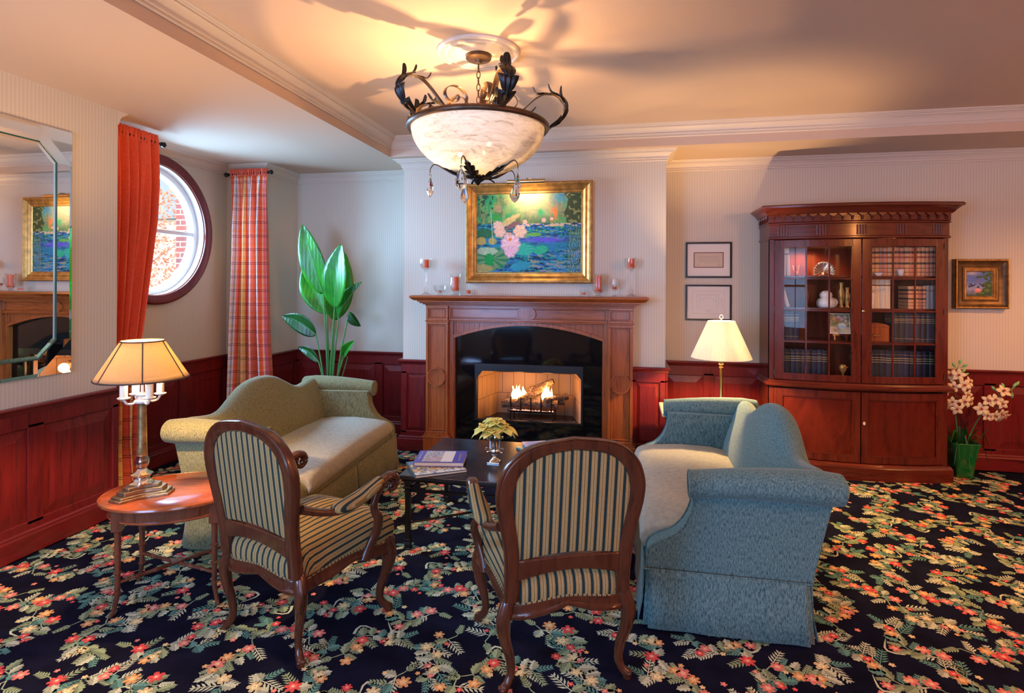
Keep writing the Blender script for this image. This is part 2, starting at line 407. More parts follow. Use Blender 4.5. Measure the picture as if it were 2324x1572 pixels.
# wainscot -----------------------------------------------------------
def wainscot(p0, p1, idx, stiles=None, m=None, z_cap=ZR, cap_m=None, ends=(0, 0)):
    """p0->p1 seen from the room, room is to the right of travel (p0 left, p1 right when facing the wall)"""
    m = m or M['mahog']; p0 = Vector(p0); p1 = Vector(p1); Lw = (p1-p0).length; t = (p1-p0)/Lw; nrm = Vector((t.y, -t.x))
    T = Matrix(((t.x, -nrm.x, 0, p0.x), (t.y, -nrm.y, 0, p0.y), (0, 0, 1, 0), (0, 0, 0, 1)))   # local: x along wall, y into wall, z up
    if stiles is None:
        k = max(1, round(Lw/.56)); stiles = [Lw*i/k for i in range(k+1)]
    mb = MB(); mb.box(0, Lw, -.008, 0, .12, z_cap-.03)
    mb.box(0, Lw, -.020, 0, .72, z_cap-.035, 0); mb.box(0, Lw, -.020, 0, .13, .19)
    for i, s_ in enumerate(stiles):
        a, b_ = max(0, s_-.045), min(Lw, s_+.045); mb.box(a, b_, -.020, 0, .17, .74)
    for a, b_ in zip(stiles[:-1], stiles[1:]):
        a, b_ = a+.055, b_-.055
        if b_-a < .05: continue
        q = .055 if b_-a > .2 else .025
        vs = [(a,-.008,.20),(b_,-.008,.20),(b_,-.008,.71),(a,-.008,.71),(a+q,-.019,.20+q),(b_-q,-.019,.20+q),(b_-q,-.019,.71-q),(a+q,-.019,.71-q)]
        mb.add(vs, [(0,1,5,4),(1,2,6,5),(2,3,7,6),(3,0,4,7),(4,5,6,7)])
    mb.v = [tuple(T @ Vector(v)) for v in mb.v]
    struct(mb.build('trim_%d' % idx, m, smooth=0, bevel=.003, seg=1))
    return
wn_i = 10
for (p0, p1, st) in [((XL, -.2), (XL, YE), [0, .35, .90, 1.45, 2.0, 2.31, 2.84, 3.38]), ((XB, YE), (XB, YN), None), ((XB, YN), (XS, YN), None), ((XS, YN), (XS, YB), None),
                     ((XS, YB), (BX0, YB), [0, .45, .95, 1.41]), ((BX0, YBR), (-1.73, YBR), [0, .29]), ((.06, YBR), (BX1, YBR), [0, .288]), ((BX0, YB), (BX0, YBR), [0,.49]), ((BX1, YBR), (BX1, YB), [0,.49]),
                     ((BX1, YB), (1.25, YB), [0, .42, .90]), ((2.5, YB), (XR, YB), None), ((XR, YB), (XR, 2.2), None)]:
    wainscot(p0, p1, wn_i, st); wn_i += 1
CAP = [(0, 0), (.034, 0), (.040, .006), (.040, .014), (.032, .020), (.026, .030), (.022, .045), (0, .045)]
def caps(path, name): struct(sweep(path, CAP, ZR, name, M['mahog_h'], side=-1))
caps([(XL, -.2)] + wall_path[1:7] + [(BX0, YBR), (-1.735, YBR)], 'trim_3')
caps([(.062, YBR), (BX1, YBR), (BX1, YB), (1.22, YB)], 'trim_4'); caps([(2.52, YB), (XR, YB), (XR, 2.2)], 'trim_5')
BASEP = [(0, 0), (.026, 0), (.034, -.010), (.034, -.020), (.040, -.03), (.040, -.135), (0, -.135)]
def base(path, side): struct(sweep([*path], [(o, d) for o, d in BASEP], .135, 'baseboard_'+side, M['mahog_h'], side=-1, flip=-1) if False else sweep(path, [(o, -d) for o, d in BASEP], .145, 'baseboard_'+side, M['mahog_h'], side=-1))
base([(XL, -.2)] + wall_path[1:7] + [(BX0, YBR), (-1.755, YBR)], 'left')
base([(.085, YBR), (BX1, YBR), (BX1, YB), (1.2, YB)], 'middle'); base([(2.55, YB), (XR, YB), (XR, 2.2)], 'right')

# ------------------------------------------------------------------ carpet with woven flower sprigs
def carpet():
    r_ = random.Random(3)
    V, F, K = [], [], []                        # verts, faces, colour
    def poly(pts, col, z, Tm):
        n = len(V)
        for x, y in pts:
            p = Tm @ Vector((x, y, 0)); V.append((p.x, p.y, z)); K.append(col)
        F.append(tuple(range(n, n+len(pts))))
    def fan(cx, cy, pts, c0, c1, z, Tm):
        n = len(V); p = Tm @ Vector((cx, cy, 0)); V.append((p.x, p.y, z)); K.append(c0)
        for x, y in pts:
            p = Tm @ Vector((x, y, 0)); V.append((p.x, p.y, z)); K.append(c1)
        k = len(pts)
        for i in range(k): F.append((n, n+1+i, n+1+(i+1) % k))
    TEAL = (.14, .33, .27); SAGE = (.34, .44, .24); PALE = (.62, .68, .46); CRM = (.86, .68, .34); COR = (.82, .10, .09); PINK = (.86, .26, .20); ORG = (.82, .42, .16); DK = (.05, .12, .11)
    def leaf(Tm, x, y, ang, ln, wd, col, z):          # serrated leaf, two-toned along the midrib
        ca, sa = math.cos(ang), math.sin(ang); k = 9; c2 = tuple(c*.62 for c in col)
        P2 = lambda px, py: (x+px*ca-py*sa, y+px*sa+py*ca)
        cen = [P2(i/k*ln, 0) for i in range(k+1)]
        for s_, cc in ((1, col), (-1, c2)):
            for i in range(k):
                t0, t1 = i/k, (i+1)/k; w0 = wd*abs(math.sin(PI*t0**.8))**.8*(.55 if i % 2 else 1.0); w1 = wd*abs(math.sin(PI*t1**.8))**.8*(1.35 if i % 2 == 0 else .60)
                if i == k-1: poly([cen[i], cen[i+1], P2(min(1, t0+(.06 if i % 2 else 0))*ln, s_*(w0 if not i % 2 else wd*abs(math.sin(PI*t0**.8))**.8*1.35))], cc, z, Tm)
                else: poly([cen[i], cen[i+1], P2(min(1, t1+(.06 if i % 2 == 0 else 0))*ln, s_*w1), P2(min(1, t0+(.06 if i % 2 else 0))*ln, s_*(w0 if not i % 2 else wd*abs(math.sin(PI*t0**.8))**.8*1.35))], cc, z, Tm)
    def fern(Tm, x, y, ang, ln, col, z):              # comb-like leaflet spray
        ca, sa = math.cos(ang), math.sin(ang)
        ribbon(Tm, [(x, y), (x+ca*ln, y+sa*ln)], .0022, col, z)
        for i in range(1, 6):
            t = i/6.; px, py = x+ca*ln*t, y+sa*ln*t; l2 = ln*.36*(1.15-t*.6)
            for s_ in (1, -1):
                a = ang+s_*.75; c2, s2 = math.cos(a), math.sin(a)
                poly([(px, py), (px+c2*l2*.45-s2*.0048, py+s2*l2*.45+c2*.0048), (px+c2*l2, py+s2*l2), (px+c2*l2*.45+s2*.0048, py+s2*l2*.45-c2*.0048)], col, z, Tm)
    def flower(Tm, x, y, rr, np_, c0, c1, z, rot):
        pts = []
        for i in range(np_*4):
            a = rot+2*PI*i/(np_*4); q = (.55, .92, 1.0, .92)[i % 4]*rr; pts.append((x+q*math.cos(a), y+q*math.sin(a)))
        fan(x, y, pts, c0, c1, z, Tm)
        pts = [(x+rr*.5*(1 if i % 2 else .6)*math.cos(rot+2*PI*i/10), y+rr*.5*(1 if i % 2 else .6)*math.sin(rot+2*PI*i/10)) for i in range(10)]
        poly(pts, tuple(min(1, c*1.35+.05) for c in c0), z+.0004, Tm)
        pts = [(x+rr*.2*math.cos(2*PI*i/6), y+rr*.2*math.sin(2*PI*i/6)) for i in range(6)]
        poly(pts, CRM if c1 != CRM else COR, z+.0008, Tm)
    def ribbon(Tm, pts, wd, col, z):
        L_, R_ = [], []
        for i, (x, y) in enumerate(pts):
            a = pts[max(0, i-1)]; b_ = pts[min(len(pts)-1, i+1)]; dx, dy = b_[0]-a[0], b_[1]-a[1]; q = math.hypot(dx, dy) or 1
            wk = wd*(1-.85*(i/(len(pts)-1))**2) if wd > .005 else wd
            L_.append((x-dy/q*wk, y+dx/q*wk)); R_.append((x+dy/q*wk, y-dx/q*wk))
        for i in range(len(pts)-1): poly([L_[i], L_[i+1], R_[i+1], R_[i]], col, z, Tm)
    def make(seed):
        q = random.Random(seed); items = []
        bend = q.uniform(-.9, .9); Ls = .27
        st = [(-Ls/2+Ls*i/8, .045*math.sin(bend*3+i*.85)) for i in range(9)]
        items.append(('r', st, .0028, SAGE))
        for i in range(1, 9):
            x, y = st[i]; s_ = 1 if i % 2 else -1; a = s_*q.uniform(.6, 1.4)
            if q.random() < .5: items.append(('l', x, y, a, q.uniform(.055, .085), q.uniform(.015, .021), q.choice([TEAL, SAGE, PALE, SAGE]))); items.append(('f', x, y, -a*.9, q.uniform(.06, .09), q.choice([TEAL, SAGE, PALE])))
            else: (items.append(('f', x, y, a, q.uniform(.08, .12), q.choice([TEAL, SAGE, PALE, PALE]))), items.append(('l', x, y, -a, q.uniform(.05, .08), q.uniform(.016, .022), q.choice([TEAL, SAGE, PALE]))))
        items.append(('f', st[-1][0], st[-1][1], q.uniform(-.4, .4), .09, TEAL)); items.append(('f', st[0][0], st[0][1], PI+q.uniform(-.4, .4), .08, SAGE))
        for i in (1, 3, 4, 6, 7):
            x, y = st[i]; sx = q.choice([-1, 1]); x += q.uniform(-.02, .02); y += sx*q.uniform(.01, .055); rr = q.uniform(.021, .035)
            c = q.choice([COR, COR, CRM, ORG, PINK]); items.append(('w', x, y, rr, q.choice([5, 6, 7]), c, tuple(v*.85 for v in c), q.uniform(0, 6)))
        for _ in range(3):
            x, y = q.choice(st); y += q.uniform(-.085, .085); c = q.choice([COR, CRM, ORG, PINK]); items.append(('w', x, y, q.uniform(.010, .015), 5, c, c, q.uniform(0, 6)))
        if q.random() < .4:                      # curling tendril
            x, y = st[3]; s_ = q.choice([-1, 1]); items.append(('r', [(x+.02*i, y-s_*(.05+.045*math.sin(i*.75))) for i in range(6)], .0065, PALE))
        return items
    tm = [make(100+i) for i in range(8)]
    ok = lambda x, y: (x > XL+.02 or (y > YE+.02 and x > XB)) and y < YB-.02 and x < XR
    row = 0; y = .2
    while y < YB:
        x = -3.9 + (row % 2)*.165 + r_.uniform(-.03, .03)
        while x < XR:
            F_ = -x*.195+y*.98
            if ok(x, y) and F_ > .25 and abs((x*.98+y*.195)/F_) < 1.9:
                Tm = Matrix.Translation((x+r_.uniform(-.05, .05), y+r_.uniform(-.04, .04), 0)) @ Matrix.Rotation(r_.uniform(0, 6.28), 4, 'Z')
                for it in tm[r_.randrange(8)]:
                    if it[0] == 'r': ribbon(Tm, it[1], it[2], it[3], .0006)
                    elif it[0] == 'l': leaf(Tm, it[1], it[2], it[3], it[4], it[5], it[6], .0012)
                    elif it[0] == 'f': fern(Tm, it[1], it[2], it[3], it[4], it[5], .0009)
                    else: flower(Tm, it[1], it[2], it[3], it[4], it[5], it[6], .0022 if it[3] > .018 else .0036, it[7])
            x += .33
        y += .228; row += 1
    mb = MB(); mb.v = V; mb.f = F; mb.m = [1]*len(F); nP = len(V)
    mb.box(XB-.2, XR, YR, YB, -.06, 0, 0)
    o = mb.build('floor', [None, None], smooth=0, fix=False)
    m, nt, b = newmat('navy_carpet'); setc(b, (.007, .008, .020), 1.0); b.inputs['Specular IOR Level'].default_value = .05; 
    v = coords(nt); n = N(nt, 'ShaderNodeTexNoise', Scale=7, Detail=6); L(nt, v, n.inputs['Vector']); r = ramp(nt, [(.3, (.005, .005, .013)), (.7, (.011, .012, .030))]); L(nt, n.outputs['Fac'], r.inputs[0]); L(nt, r.outputs[0], b.inputs['Base Color'])
    n2 = N(nt, 'ShaderNodeTexNoise', Scale=350, Detail=2); L(nt, v, n2.inputs['Vector']); bump(nt, b, n2.outputs['Fac'], .7, .004)
    o.data.materials.clear(); o.data.materials.append(m); o.data.materials.append(vcol('carpet_flowers', 1.0, .35, 260, .5))
    for p_, mi in zip(o.data.polygons, mb.m): p_.material_index = mi
    cols = K + [(.01, .01, .03)]*(len(o.data.vertices)-nP); setcol(o, np.array(cols, np.float32)); struct(o)
    # make the sprig faces look up
    for p_ in o.data.polygons:
        pass
    bm = bmesh.new(); bm.from_mesh(o.data)
    fl = [f for f in bm.faces if f.material_index == 1 and f.normal.z < 0]; bmesh.ops.reverse_faces(bm, faces=fl); bm.to_mesh(o.data); bm.free()
carpet()
# ================================================================== fireplace
CX = -.83
def panel(mb, x0, x1, z0, z1, y, d=.014, q=.018, mi=0):
    """a recessed field with a raised bead round it on the plane y (facing -y)"""
    for (a, b_, c, e) in ((x0, x1, z0, z0+q), (x0, x1, z1-q, z1), (x0, x0+q, z0+q, z1-q), (x1-q, x1, z0+q, z1-q)): mb.box(a, b_, y-d, y, c, e, mi)
def mantel():
    t = thing('fireplace', 'lit gas fireplace with carved brown mantelpiece and black stone surround', 'fireplace', (CX, YBR, 0))
    Y = lambda y: y-YBR; X = lambda x: x-CX
    # shelf with moulded edge
    prof = [(.0, .045), (.0, .045), (.255, .045), (.262, .038), (.262, .022), (.252, .014), (.236, .008), (.225, 0), (.0, 0)]
    xw = 1.03; rings = []
    for (s_, base) in ((-1, None), (1, None)):
        pass
    mb = MB()
    outer = [(-xw, 0), (-xw, -.262), (xw, -.262), (xw, 0)]
    EP = [(0, .045), (.012, .041), (.014, .026), (.006, .020), (-.004, .010), (-.020, 0)]
    rings = []
    for o, z in EP: rings.append([(-xw-o+.014, 0, 1.405+z), (-xw-o+.014, -.262-o+.014, 1.405+z), (xw+o-.014, -.262-o+.014, 1.405+z), (xw+o-.014, 0, 1.405+z)])
    mb.loft(rings, True, True); mb.build('mantel_shelf', M['mantel_h'], t, smooth=30)
    mb = MB()
    for k, (o, z0, z1) in enumerate([(.232, 1.392, 1.405), (.215, 1.380, 1.392), (.190, 1.368, 1.380), (.170, 1.355, 1.368)]): mb.box(-.905-(o-.16)*.9, .905+(o-.16)*.9, -o, 0, z0, z1)
    mb.build('bed_moulding', M['mantel_h'], t, smooth=0, bevel=.004)
    # frieze with end blocks and a central oval
    mb = MB(); mb.box(-.70, .70, -.135, 0, 1.225, 1.357); panel(mb, -.70, .70, 1.228, 1.357, -.135, .014, .018); panel(mb, -.676, .676, 1.250, 1.335, -.135, .009, .008)
    mb.box(-.70, .70, -.150, -.12, 1.217, 1.228); mb.build('frieze', M['mantel_h'], t, smooth=0, bevel=.003)
    ov = [(.075*math.copysign(abs(math.cos(a))**.8, math.cos(a)), .046*math.copysign(abs(math.sin(a))**.8, math.sin(a))) for a in [2*PI*i/40 for i in range(40)]]
    T = Matrix(((1,0,0,0),(0,0,1,0),(0,1,0,1.294),(0,0,0,1)))
    mb = MB(); mb.prism(ov, -.150, -.13, 0, T); mb.ringprism([(x*1.12, y*1.15) for x, y in ov], [(x*.97, y*.97) for x, y in ov], -.158, -.13, 0, T); mb.build('oval_boss', M['mantel'], t, smooth=30)
    for s_ in (-1, 1):
        mb = MB(); a, b_ = (.70, .905) if s_ > 0 else (-.905, -.70)
        mb.box(a, b_, -.158, 0, 1.222, 1.357); panel(mb, a, b_, 1.226, 1.357, -.158, .013, .022); panel(mb, a+.028, b_-.028, 1.252, 1.331, -.158, .008, .008)
        mb.box(a-.008, b_+.008, -.172, 0, 1.214, 1.226)
        mb.box(a, b_, -.155, 0, .20, 1.214)
        panel(mb, a, b_, .215, 1.214, -.155, .014, .024); panel(mb, a+.028, b_-.028, .25, 1.185, -.155, .009, .009)
        mb.box(a-.012, b_+.012, -.175, 0, .195, .215); mb.box(a-.026, b_+.026, -.19, 0, .18, .197); mb.box(a-.018, b_+.018, -.185, 0, 0, .18)
        mb.build('pilaster', M['mantel'], t, smooth=0, bevel=.003)
        T2 = Matrix(((1,0,0,(a+b_)/2),(0,0,1,0),(0,1,0,.725),(0,0,0,1)))
        mb = MB(); cc = [(.083*math.cos(2*PI*i/40), .083*math.sin(2*PI*i/40)) for i in range(40)]
        mb.prism([(x*.90, y*.90) for x, y in cc], -.172, -.15, 0, T2); mb.ringprism(cc, [(x*.88, y*.88) for x, y in cc], -.186, -.15, 0, T2); mb.build('round_boss', M['mantel'], t, smooth=30)
    # arch: stiles and spandrels
    mb = MB(); n = 28
    arc = []
    for i in range(n+1):
        x = -.662+1.324*i/n; arc.append((x, 1.068+.122*(1-abs(x/.662)**1.9)))
    for i in range(n):
        (xa, za), (xb, zb) = arc[i], arc[i+1]
        for (y0, y1, top, lo) in ((-.115, -.02, None, 0), (-.135, -.10, .030, 0)):
            ta, tb = (1.225, 1.225) if top is None else (za+top, zb+top)
            vs = [(xa,y0,za),(xb,y0,zb),(xb,y0,tb),(xa,y0,ta),(xa,y1,za),(xb,y1,zb),(xb,y1,tb),(xa,y1,ta)]
            mb.add(vs, [(0,3,2,1),(4,5,6,7),(0,1,5,4),(1,2,6,5),(2,3,7,6),(3,0,4,7)])
    for s_ in (-1, 1):
        a, b_ = sorted((s_*.662, s_*.70)); mb.box(a, b_, -.128, -.02, 0, 1.225); a, b_ = sorted((s_*.652, s_*.666)); mb.box(a, b_, -.120, -.02, 0, 1.07)
        xa, xb = sorted((s_*.64, s_*.656)); mb.box(xa, xb, -.125, -.11, 1.12, 1.205)
    mb.box(-.655, .655, -.125, -.11, 1.205, 1.215)
    mb.build('arch_panel', M['mantel'], t, smooth=0, bevel=.0015)
    return t
FP = mantel()
def surround():
    t = FP
    mb = MB()
    mb.box(-.66, -.475, -.075, -.003, 0, .845); mb.box(.49, .66, -.075, -.003, 0, .845); mb.box(-.475, .49, -.075, -.003, 0, .335); mb.box(-.66, .66, -.075, -.003, .845, 1.20)
    mb.build('stone_slab', M['granite'], t, smooth=0, bevel=.002)
    mb = MB()   # metal frame of the insert with clipped corners and hood
    mb.box(-.475, .49, -.085, -.06, .335, .352); mb.box(-.475, -.455, -.085, -.06, .352, .84); mb.box(.470, .49, -.085, -.06, .352, .84)
    hood = [(-.475, .845), (.49, .845), (.49, .71), (.43, .78), (-.405, .78), (-.475, .69)]
    T = Matrix(((1,0,0,0),(0,0,1,0),(0,1,0,0),(0,0,0,1))); mb.prism(hood, -.09, -.07, 0, T)
    mb.build('metal_frame', M['black'], t, smooth=0, bevel=.002)
surround()
def brickmat():
    m, nt, b = newmat('firebrick_panel'); setc(b, (.4,.25,.15), .9)
    v = coords(nt); sp = nt.nodes.new('ShaderNodeSeparateXYZ'); L(nt, v, sp.inputs[0]); ad = N(nt, 'ShaderNodeMath', operation='ADD'); L(nt, sp.outputs[0], ad.inputs[0]); L(nt, sp.outputs[1], ad.inputs[1])
    cb = nt.nodes.new('ShaderNodeCombineXYZ'); L(nt, ad.outputs[0], cb.inputs[0]); L(nt, sp.outputs[2], cb.inputs[1])
    br = N(nt, 'ShaderNodeTexBrick', Scale=1.0); br.inputs['Brick Width'].default_value = .11; br.inputs['Row Height'].default_value = .20; br.inputs['Mortar Size'].default_value = .003
    br.inputs['Color1'].default_value = (.42,.25,.14,1); br.inputs['Color2'].default_value = (.36,.21,.12,1); br.inputs['Mortar'].default_value = (.16,.09,.05,1); L(nt, cb.outputs[0], br.inputs['Vector']); L(nt, br.outputs[0], b.inputs['Base Color'])
    return m
def firebox():
    t = bpy.data.objects.new('firebox', None); C.objects.link(t); t.parent = FP; t.location = (0, 5.03-YBR, .30)
    mb = MB()
    fl, bl = (-.47, -.07), (-.375, .33); fr_, br_ = (.47, -.07), (.36, .33)
    for p, q in ((fl, bl), (bl, br_), (br_, fr_)): mb.add([(p[0],p[1],.0),(q[0],q[1],.0),(q[0],q[1],.60),(p[0],p[1],.60)], [(0,1,2,3)])
    mb.build('brick_lining', brickmat(), t, smooth=0, solid=.01)
    mb = MB(); mb.add([(fl[0],fl[1],.555),(bl[0],bl[1],.555),(br_[0],br_[1],.555),(fr_[0],fr_[1],.555)], [(0,1,2,3)]); mb.build('firebox_roof', M['black'], t, smooth=0, solid=.006)
    mb = MB(); mb.add([(fl[0],fl[1],.003),(bl[0],bl[1],.003),(br_[0],br_[1],.003),(fr_[0],fr_[1],.003)], [(0,1,2,3)]); mb.build('firebox_floor', M['black'], t, smooth=0, solid=.006)
    mb = MB(); r_ = random.Random(5)
    for i in range(420):
        x, y = r_.uniform(-.42, .42), r_.uniform(-.05, .06); q = r_.uniform(.006, .011); mb.ball((x, y, .012+q*.5), q, 5, 3)
    o = mb.build('lava_rock', plain('lava_rock', (.10,.075,.07), .9, var=.5, vscale=60), t, smooth=0); o['kind'] = 'stuff'
    mb = MB()   # grate
    for i in range(5): x = -.17+i*.092; mb.tube([(x, -.035, .235), (x, -.038, .20), (x, -.03, .12), (x, .0, .10), (x, .20, .10)], .0065, 6)
    mb.tube([(-.20, .0, .10), (.24, .0, .10)], .007, 6); mb.tube([(-.20, .18, .10), (.24, .18, .10)], .007, 6)
    for x in (-.18, .21):
        for y in (.0, .18): mb.tube([(x, y, .10), (x, y, .006)], .007, 6)
    mb.build('grate', M['iron'], t, smooth=40)
    mb = MB(); mb.box(-.185, .215, .01, .10, .085, .10); mb.build('burner_tray', M['iron'], t, smooth=0)
    mb = MB()
    for i in range(26): x = -.18+i*.0155; h = r_.uniform(.008, .02); mb.lathe([(.004, 0), (.005, h*.4), (.0005, h)], 6, (x, .005+r_.uniform(-.004,.004), .10))
    mb.build('burner_flame', emit('ember_glow', (1.0, .25, .16), 6), t)
    m, nt, b = newmat('charred_bark'); setc(b, (.10,.06,.04), .95); v = coords(nt, (8, 8, 8)); n = N(nt, 'ShaderNodeTexVoronoi', Scale=6.); L(nt, v, n.inputs['Vector']); r = ramp(nt, [(.0, (.018,.012,.01)), (.5, (.16,.095,.06)), (1, (.28,.18,.12))]); L(nt, n.outputs['Distance'], r.inputs[0]); L(nt, r.outputs[0], b.inputs['Base Color']); bump(nt, b, n.outputs['Distance'], 1, .01)
    for k, (a, c, q, lab) in enumerate([((-.26, .02, .17), (.25, .03, .165), .042, 'charred ceramic log lying lowest across the front of the grate'), ((-.20, .14, .19), (.30, .12, .185), .045, 'charred ceramic log lying at the back of the grate'),
                                     ((-.10, -.005, .20), (.17, .14, .33), .033, 'topmost ceramic log rising diagonally between the two flames'), ((.14, -.01, .21), (.32, .15, .22), .03, 'short ceramic log at the right end of the grate'), ((-.02, .14, .27), (.20, .11, .36), .026, 'thin ceramic branch leaning behind the right flame')]):
        pts = catmull([Vector(a)+(Vector(c)-Vector(a))*f + Vector((0, r_.uniform(-.008,.008), r_.uniform(-.008,.008))) for f in (0, .25, .5, .75, 1)], 4)
        mb = MB(); mb.tube(pts, [q*r_.uniform(.88, 1.08) for _ in pts], 10); o = mb.build('fire_log', m, None, smooth=50); o.location = (CX, 5.03, .30); tag(o, lab, 'log', 'ceramic logs on the fireplace grate')
    fm = bpy.data.materials.new('flame'); fm.use_nodes = True; nt = fm.node_tree; nt.nodes.clear(); o_ = nt.nodes.new('ShaderNodeOutputMaterial'); e = N(nt, 'ShaderNodeEmission', Strength=14); tc = nt.nodes.new('ShaderNodeTexCoord'); sp = nt.nodes.new('ShaderNodeSeparateXYZ'); L(nt, tc.outputs['Generated'], sp.inputs[0])
    r = ramp(nt, [(0, (1, .35, .06)), (.25, (1, .62, .25)), (.6, (1, .55, .16)), (1, (1, .22, .04))]); L(nt, sp.outputs[2], r.inputs[0]); L(nt, r.outputs[0], e.inputs[0]); L(nt, e.outputs[0], o_.inputs[0])
    for k, (cx, w_, h, lab) in enumerate([(-.11, .115, .115, 'wide orange flame at the left of the gas fire'), (.15, .10, .115, 'orange flame at the right of the gas fire')]):
        mb = MB()
        for i in range(13):
            x = cx+r_.uniform(-.5, .5)*w_*.85; y = .035+r_.uniform(-.02, .03); hh = h*r_.uniform(.55, 1.0)*(1-.6*abs(x-cx)/w_); q = r_.uniform(.012, .02); z0 = .232
            pts = [(x, y, z0-.03), (x+r_.uniform(-.006,.006), y, z0+hh*.2), (x+r_.uniform(-.01,.01), y, z0+hh*.55), (x+r_.uniform(-.016,.016), y, z0+hh)]
            mb.tube(catmull(pts, 4), [q*f for f in (.7, .9, 1, 1.05, 1.0, .9, .78, .66, .5, .36, .24, .13, .02)], 8)
        o = mb.build('flame', fm, None); o.location = (CX, 5.03, .30); tag(o, lab, 'flame', 'flames of the gas fire')
        light('firelight', 'POINT', (CX+cx, 5.04, .62), 3.0, (1, .42, .12), .05)
firebox()

# ------------------------------------------------------------------ painting helpers
def canvas(name, wd, ht, nx, nz, fn, parent, y=0, rough=.55):
    """vertical picture plane facing -y, centred on the parent; fn(u, v) arrays -> rgb arrays (v up)"""
    mb = MB(); mb.grid(lambda u, v: ((u-.5)*wd, y, (v-.5)*ht), nx, nz)
    o = mb.build(name, vcol(name+'_paint', rough, .10, 240, .25), parent, smooth=0, fix=False)
    us = np.tile(np.linspace(0, 1, nx+1), nz+1); vs = np.repeat(np.linspace(0, 1, nz+1), nx+1)
    setcol(o, np.clip(fn(us, vs), 0, 1)); return o
def vnoise(u, v, fx, fy, seed):
    q = np.random.RandomState(seed); g = q.rand(int(fy)+3, int(fx)+3); x = u*fx; y = v*fy; xi = np.floor(x).astype(int); yi = np.floor(y).astype(int); xf = x-xi; yf = y-yi
    xf = xf*xf*(3-2*xf); yf = yf*yf*(3-2*yf)
    a_, b_ = g.shape; y2, x2 = (yi+1) % a_, (xi+1) % b_; yi = yi % a_; xi = xi % b_
    return (g[yi,xi]*(1-xf)*(1-yf)+g[yi,x2]*xf*(1-yf)+g[y2,xi]*(1-xf)*yf+g[y2,x2]*xf*yf)
def mixc(c, col, a):
    a = np.clip(a, 0, 1)[:, None]; return c*(1-a)+np.array(col)[None, :]*a
def frame(name, wd, ht, prof, m, parent, y0=0):
    """moulded frame: prof = list of (inset from outer edge, height from the wall)"""
    rings = []
    for (sx, sz) in ((-1,-1), (1,-1), (1,1), (-1,1)):
        rings.append([(sx*(wd/2-i), y0-h, sz*(ht/2-i)) for i, h in prof])
    mb = MB(); mb.loft(rings, False, True, 0, None, True); return mb.build(name, m, parent, smooth=25)
